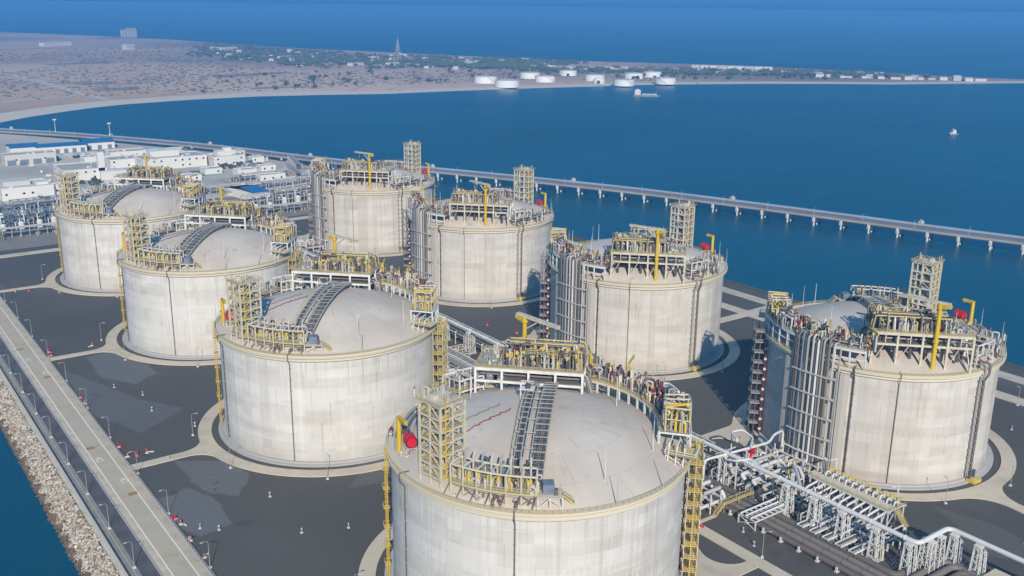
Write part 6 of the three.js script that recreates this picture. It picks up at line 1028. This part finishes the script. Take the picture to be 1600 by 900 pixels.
// long pale sand tracks
for (const pts of [[[268, -2548], [279, -2293], [289, -2017], [290, -1794], [300, -1660]], [[129, -1705], [287, -1794]], [[520, -1980], [-400, -2060]], [[380, -3300], [1250, -2900]], [[760, -1900], [1200, -1820], [1500, -1700]], [[700, -4200], [1250, -3600], [1500, -3000], [1700, -2560]]]) { const mb = new MB(); for (let k = 1; k < pts.length; k++) { const [a, b] = [pts[k - 1], pts[k]], l = Math.hypot(b[0] - a[0], b[1] - a[1]), n = [-(b[1] - a[1]) / l * 9, (b[0] - a[0]) / l * 9]; mb.slab([[a[0] + n[0], a[1] + n[1]], [b[0] + n[0], b[1] + n[1]], [b[0] - n[0], b[1] - n[1]], [a[0] - n[0], a[1] - n[1]]], -3.3 + k * 0.02, -3.3 + k * 0.02); } struct(mb, 'track', std(0.58, 0.49, 0.40, 0.95)); }
// white storage tanks on the far shore
const farTank = maker((() => { const g = group('white_tank'); new MB().cyl([0, 0, 0], [0, 14.5, 0], 25, 25, 48).mesh('shell', std(0.86, 0.83, 0.76, 0.7), g); new MB().lathe([[25.4, 14.1], [25.4, 14.7], [24.6, 14.8]], 48).mesh('wind_girder', M.plaster2, g); new MB().lathe([[25, 14.5, 0.2, 1], [0.01, 17, 0, 1]], 48).mesh('roof', std(0.55, 0.50, 0.45, 0.9), g); { const s = new MB(); for (let k = 0; k < 22; k++) s.box(...pol(120 + k * 2.4, 25.8, k * 0.66), 1.4, 0.3, 1.2, (120 + k * 2.4) * D2R); s.mesh('stair', M.galv, g); } return g; })());
[[1141, -1690, 1.05, 'leftmost, a little back'], [1115, -1568, 1.05, 'left pair, foremost'], [1325, -1765, 0.98, 'second pair, rearmost'], [1285, -1652, 0.95, 'second pair, foremost'], [1475, -1800, 0.9, 'third pair, rearmost'], [1420, -1630, 0.95, 'third pair, foremost'], [1375, -1476, 0.96, 'middle one closest to the water'], [1553, -1636, 0.95, 'alone behind the one closest to the water'], [1640, -1660, 0.92, 'right pair, rearmost'], [1500, -1470, 0.98, 'right pair, foremost']].forEach(([x, z, s, w]) => { const o = stand(farTank(), x, -3.5, z, x % 6, `white oil tank on the far shore, ${w}`, 'storage tank', 'white tanks on the far shore'); o.scale.setScalar(s); });
{ const g = group('white_dome'); new MB().cyl([0, 0, 0], [0, 5, 0], 14, 14, 32).ball([0, 5, 0], 14, 24, 0.7, 0).mesh('shell', M.plaster, g); new MB().box(-10, 4, 11, 6, 6, 3, 0.6).mesh('portal', M.glass, g); stand(g, 1371, -3.5, -1558, 0, 'white domed building between the tanks on the far shore', 'building'); }
// far town
const farHouse = [0, 1, 2, 3].map(k => maker((() => { const g = group('far_house'), sx = [26, 18, 40, 22][k], sz = [16, 14, 16, 22][k], h = [7, 9, 6, 5][k]; new MB().box(0, h / 2, 0, sx, h, sz).mesh('wall', [M.plaster, M.plaster2, M.plaster, M.paint][k], g); new MB().box(0, h + 0.3, 0, sx + 0.8, 0.6, sz + 0.8).mesh('roof', [M.roof, M.plaster, M.plaster2, std(0.40, 0.20, 0.14, 0.9)][k], g); if (k < 3) { const n = Math.floor(sx / 5); for (let j = 0; j < n; j++) new MB().box((j + 0.5) / n * sx - sx / 2, h * 0.55, sz / 2 + 0.02, 2, 2, 0.1).mesh('window', M.glass, g); } return g; })()));
const GN = [[904, -3015], [950, -2498], [1110, -2262], [1304, -2108], [1498, -2078]], GF = [[1290, -4000], [1420, -3180], [1640, -2680], [1770, -2420], [1880, -2230]];
const lerpLine = (L, t) => { const f = t * (L.length - 1), k = Math.min(L.length - 2, Math.floor(f)), u = f - k; return [L[k][0] + (L[k + 1][0] - L[k][0]) * u, L[k][1] + (L[k + 1][1] - L[k][1]) * u]; };
const groveSpot = () => { const t = rnd(), d = 1 - rnd() * (0.75 + 0.25 * rnd()), p = lerpLine(GN, t), q = lerpLine(GF, t); return [p[0] + (q[0] - p[0]) * d + rr(-20, 20), p[1] + (q[1] - p[1]) * d + rr(-20, 20)]; };
const town = [];
for (let k = 0; k < 64; k++) town.push(groveSpot());
for (let k = 0; k < 56; k++) { const t = rnd(); town.push([1560 + t * 700 + rr(-30, 30), -2060 + t * 640 + rr(-60, 60)]); }
for (let k = 0; k < 16; k++) town.push([2050 + k * 17 + rr(-6, 6), -1440 + k * 18 + rr(-16, 16)]);
fromLeft(town.map(([x, z], k) => { const q = k >= 64 && k < 84 ? 2 : k % 4; const o = stand(farHouse[q](), x, -3.5, z, rr(-0.3, 0.3) + 0.6, ['long pale flat-roofed house in the far town', 'tall beige house in the far town', 'long low white block in the far town', 'red-roofed white house in the far town'][q], 'house', ['pale houses of the far town', 'beige houses of the far town', 'white blocks of the far town', 'red-roofed houses of the far town'][q]); o.scale.setScalar(rr(0.75, 1.3)); return o; }));
{ const g = group('long_barrack'); for (let k = 0; k < 9; k++) { new MB().box(-104 + k * 26, 5, 0, 24, 10, 16).mesh('wall', k % 3 ? M.plaster : M.plaster2, g); new MB().box(-104 + k * 26, 10.4, 0, 25, 0.8, 17).mesh('roof', M.roof, g); } stand(g, 2085, -3.5, -1790, -0.92, 'long row of joined pale barracks at the far edge of the spit', 'barracks'); }
{ const g = group('lattice_tower'), h = 64; for (const [x, z] of [[-1, -1], [-1, 1], [1, -1], [1, 1]]) new MB().bar([x * 9, 0, z * 9], [x * 1.2, h, z * 1.2], 0.8).mesh('leg', M.galv, g); for (let k = 0; k < 8; k++) { const y0 = k * h / 8, y1 = y0 + h / 8, w = y => 9 - 7.8 * y / h, b = new MB(); for (const s of [-1, 1]) b.bar([-w(y0), y0, s * w(y0)], [w(y1), y1, s * w(y1)], 0.8).bar([s * w(y0), y0, -w(y0)], [s * w(y1), y1, w(y1)], 0.8); b.mesh('brace', M.galv, g); } new MB().cyl([0, h, 0], [0, h + 14, 0], 0.8, 0.4, 8).mesh('antenna', M.galv, g); stand(g, 1392, -3.5, -2540, 0.4, 'tall hazy lattice mast in the far town', 'mast'); }
{ const g = group('far_block'); const fm = std(0.30, 0.25, 0.25, 0.9); new MB().box(0, 27, 0, 110, 54, 60).mesh('wall', fm, g); new MB().box(14, 60, 0, 70, 12, 50).mesh('upper_storey', fm, g); for (let k = 0; k < 6; k++) new MB().box(-45 + k * 18, 27, 30.2, 8, 44, 0.6).mesh('window', M.roof, g); g.scale.set(0.75, 0.7, 0.75); stand(g, 1260, -3.5, -5000, -0.6, 'pale hazy block standing alone on the horizon', 'building'); }
[[700, -4080], [760, -4140], [880, -3650], [1180, -3450]].forEach(([x, z], k) => { const o = stand(farHouse[(k + 2) % 3](), x, -3.5, z, 0.4, `lone white house in the far desert, ${ORD[k]} from the left`, 'house', 'lone desert houses'); o.scale.setScalar(2); });
// far trees: each dark clump a thing, the grove a mass
function crownGeo(n, spread, hgt) { const mb = new MB(); for (let k = 0; k < n; k++) { const a = rnd() * 6.283, r = spread * Math.sqrt(rnd()), s = rr(1.2, 2.8); mb.ball([Math.cos(a) * r, hgt * rr(0.35, 0.95), Math.sin(a) * r], s, 6, rr(0.6, 1)); } return mb; }
const leaf = [std(0.07, 0.095, 0.05, 0.9), std(0.085, 0.105, 0.06, 0.9), std(0.06, 0.085, 0.045, 0.9)];
const tree = [0, 1, 2].map(k => maker((() => { const g = group('desert_tree'); new MB().cyl([0, 0, 0], [0, 5, 0], 0.5, 0.3, 6).mesh('trunk', M.brown, g); crownGeo(16, [5, 8, 4][k], [7, 7, 10][k]).mesh('crown', leaf[k], g); return g; })()));
const treeSpots = [];
for (let k = 0; k < 90; k++) { const t = rnd(), d = rnd() * rnd(); treeSpots.push([480 + t * 1100 + d * 500, -1730 - d * 1100 - t * 40]); }
for (let k = 0; k < 44; k++) treeSpots.push([rr(1500, 2350), 0].map((v, j) => j ? 0 : v));
fromLeft(treeSpots.map(([x, z], k) => { if (!z) z = -1560 + (x - 1700) * 0.45 + rr(-120, 60); const o = stand(tree[k % 3](), x, -3.5, z, rnd() * 6, ['dark bushy tree on the far desert coast', 'broad dark tree on the far desert coast', 'tall dark tree on the far desert coast'][k % 3], 'tree', ['bushy trees of the far coast', 'broad trees of the far coast', 'tall trees of the far coast'][k % 3]); o.scale.setScalar(rr(0.5, 1.15)); return o; }));
{
  const geo = crownGeo(7, 6, 7).geo(), n = 2900, im = new THREE.InstancedMesh(geo, std(1, 1, 1, 0.95), n), m = new THREE.Matrix4(), q = new THREE.Quaternion();
  let spot = null;
  for (let k = 0; k < n; k++) { let x, z; if (k < 2100) { if (k % 5 === 0 || !spot) spot = groveSpot(); x = spot[0] + rr(-38, 38); z = spot[1] + rr(-38, 38); } else { const t = rnd(); x = 1480 + t * 800 + rr(-60, 40); z = -2080 + t * 680 + rr(-90, 140); } const s = rr(0.6, 1.5); q.setFromAxisAngle(V(0, 1, 0), rnd() * 6.28); m.compose(V(x, -3.6, z), q, V(s, s * rr(0.8, 1.3), s)); im.setMatrixAt(k, m); const c = pick([[0.10, 0.125, 0.075], [0.13, 0.145, 0.09], [0.085, 0.105, 0.065]]); im.setColorAt(k, new THREE.Color(...c)); }
  im.name = 'grove'; im.castShadow = im.receiveShadow = true; tag(im, 'dark groves of the far town that read as one mass', 'trees'); im.userData.kind = 'stuff'; scene.add(im);
}
{ // low scrub past counting on the open desert
  const geo = new MB().ball([0, 0.3, 0], 1, 6, 0.5).geo(), n = 5200, im = new THREE.InstancedMesh(geo, std(1, 1, 1, 0.95), n), m = new THREE.Matrix4(), q = new THREE.Quaternion();
  for (let k = 0; k < n; k++) { const c = [[700, -2000], [420, -2300], [1000, -1800], [900, -2700], [600, -3200], [1250, -1850], [300, -1950], [1600, -1800], [1100, -3600], [1850, -1680], [2080, -1500]][k % 11], sp = k % 11 > 8 ? 150 : 260 + (k % 5) * 60; const x = c[0] + rr(-1, 1) * sp, z = c[1] + rr(-1, 1) * sp * 0.8; if ((z > -1720 && x < 1500) || (k % 11 > 8 && (z > -1560 + (x - 1700) * 0.62 || z < -1900 + (x - 1700) * 0.62))) { m.makeTranslation(x, -30, z - 400); } else { const s = rr(1.2, 4.2); q.setFromAxisAngle(V(0, 1, 0), rnd() * 6); m.compose(V(x, -3.4, z), q, V(s * rr(1, 2), s * 0.7, s)); } im.setMatrixAt(k, m); im.setColorAt(k, new THREE.Color(...pick([[0.17, 0.155, 0.11], [0.2, 0.17, 0.125], [0.14, 0.135, 0.09]]))); }
  im.name = 'scrub'; im.castShadow = im.receiveShadow = true; tag(im, 'low dark scrub scattered over the desert across the bay', 'scrub'); im.userData.kind = 'stuff'; scene.add(im);
}
// a few trees and shrubs round the works
fromLeft(Array.from({ length: 34 }, (_, k) => { const [x, z] = pick([[15, -712], [40, -770], [100, -880], [180, -790], [220, -800], [70, -950]]); const o = stand(tree[k % 3](), x + rr(-26, 26), -0.2, z + rr(-7, 7), rnd() * 6, ['bushy tree beside the works buildings', 'broad shrub beside the works buildings', 'upright tree beside the works buildings'][k % 3], 'tree', ['bushy trees of the works', 'broad shrubs of the works', 'upright trees of the works'][k % 3]); o.scale.setScalar(rr(0.3, 0.6)); return o; }));
{ // works boat and coaster
  const g = group('coaster'); const hull = [[-26, -4], [-26, 4], [14, 5], [24, 2.5], [28, 0], [24, -2.5], [14, -5]];
  new MB().slab(hull, -0.8, 3.4).mesh('hull', M.slate, g); new MB().box(-17, 8, 0, 12, 9, 8).box(-17, 13.4, 0, 8, 2.4, 7).mesh('bridge', M.paint, g); new MB().cyl([-21, 12, 0], [-21, 16, 0], 1.4, 1.2, 10).mesh('funnel', M.red, g);
  for (let k = 0; k < 5; k++) new MB().box(-5 + k * 6, 4.6, 0, 4.6, 2.4, 7).mesh('hatch', k % 2 ? M.plaster2 : M.paint, g); new MB().cyl([20, 3, 0], [20, 14, 0], 0.3, 0.2, 6).mesh('mast', M.galv, g);
  stand(g, 1242, -6, -1262, -0.72, 'coaster with a white bridge lying off the far shore', 'ship');
  const b = group('work_boat'); new MB().slab([[-7, -2.6], [-7, 2.6], [3, 2.8], [8, 1.2], [9, 0], [8, -1.2], [3, -2.8]], -0.5, 2).mesh('hull', M.slate, b); new MB().box(0.5, 4, 0, 6, 4.4, 4).box(1, 7, 0, 3.4, 1.8, 3).mesh('cabin', M.paint, b); new MB().cyl([-1, 7, 0], [-1, 11.5, 0], 0.25, 0.15, 6).bar([-2.2, 9.4, 0], [0.2, 9.4, 0], 0.2).mesh('mast', M.paint, b); new MB().box(-4.4, 2.8, 0, 3.4, 1.5, 3.6).mesh('aft_deck', M.paint, b);
  stand(b, 1199, -6, -571, -0.4, 'small white work boat alone on the bay', 'boat');
}
// pieces too small to pick apart stay joined and say so
scene.traverse(o => { if (o.isMesh && o.parent !== scene && /^(rung|clamp|bracket|cover_strip|cage|pipe_clamp|cross_brace|stop)/.test(o.name)) o.userData = { ...o.userData, kind: 'stuff' }; });
renderer.render(scene, camera);
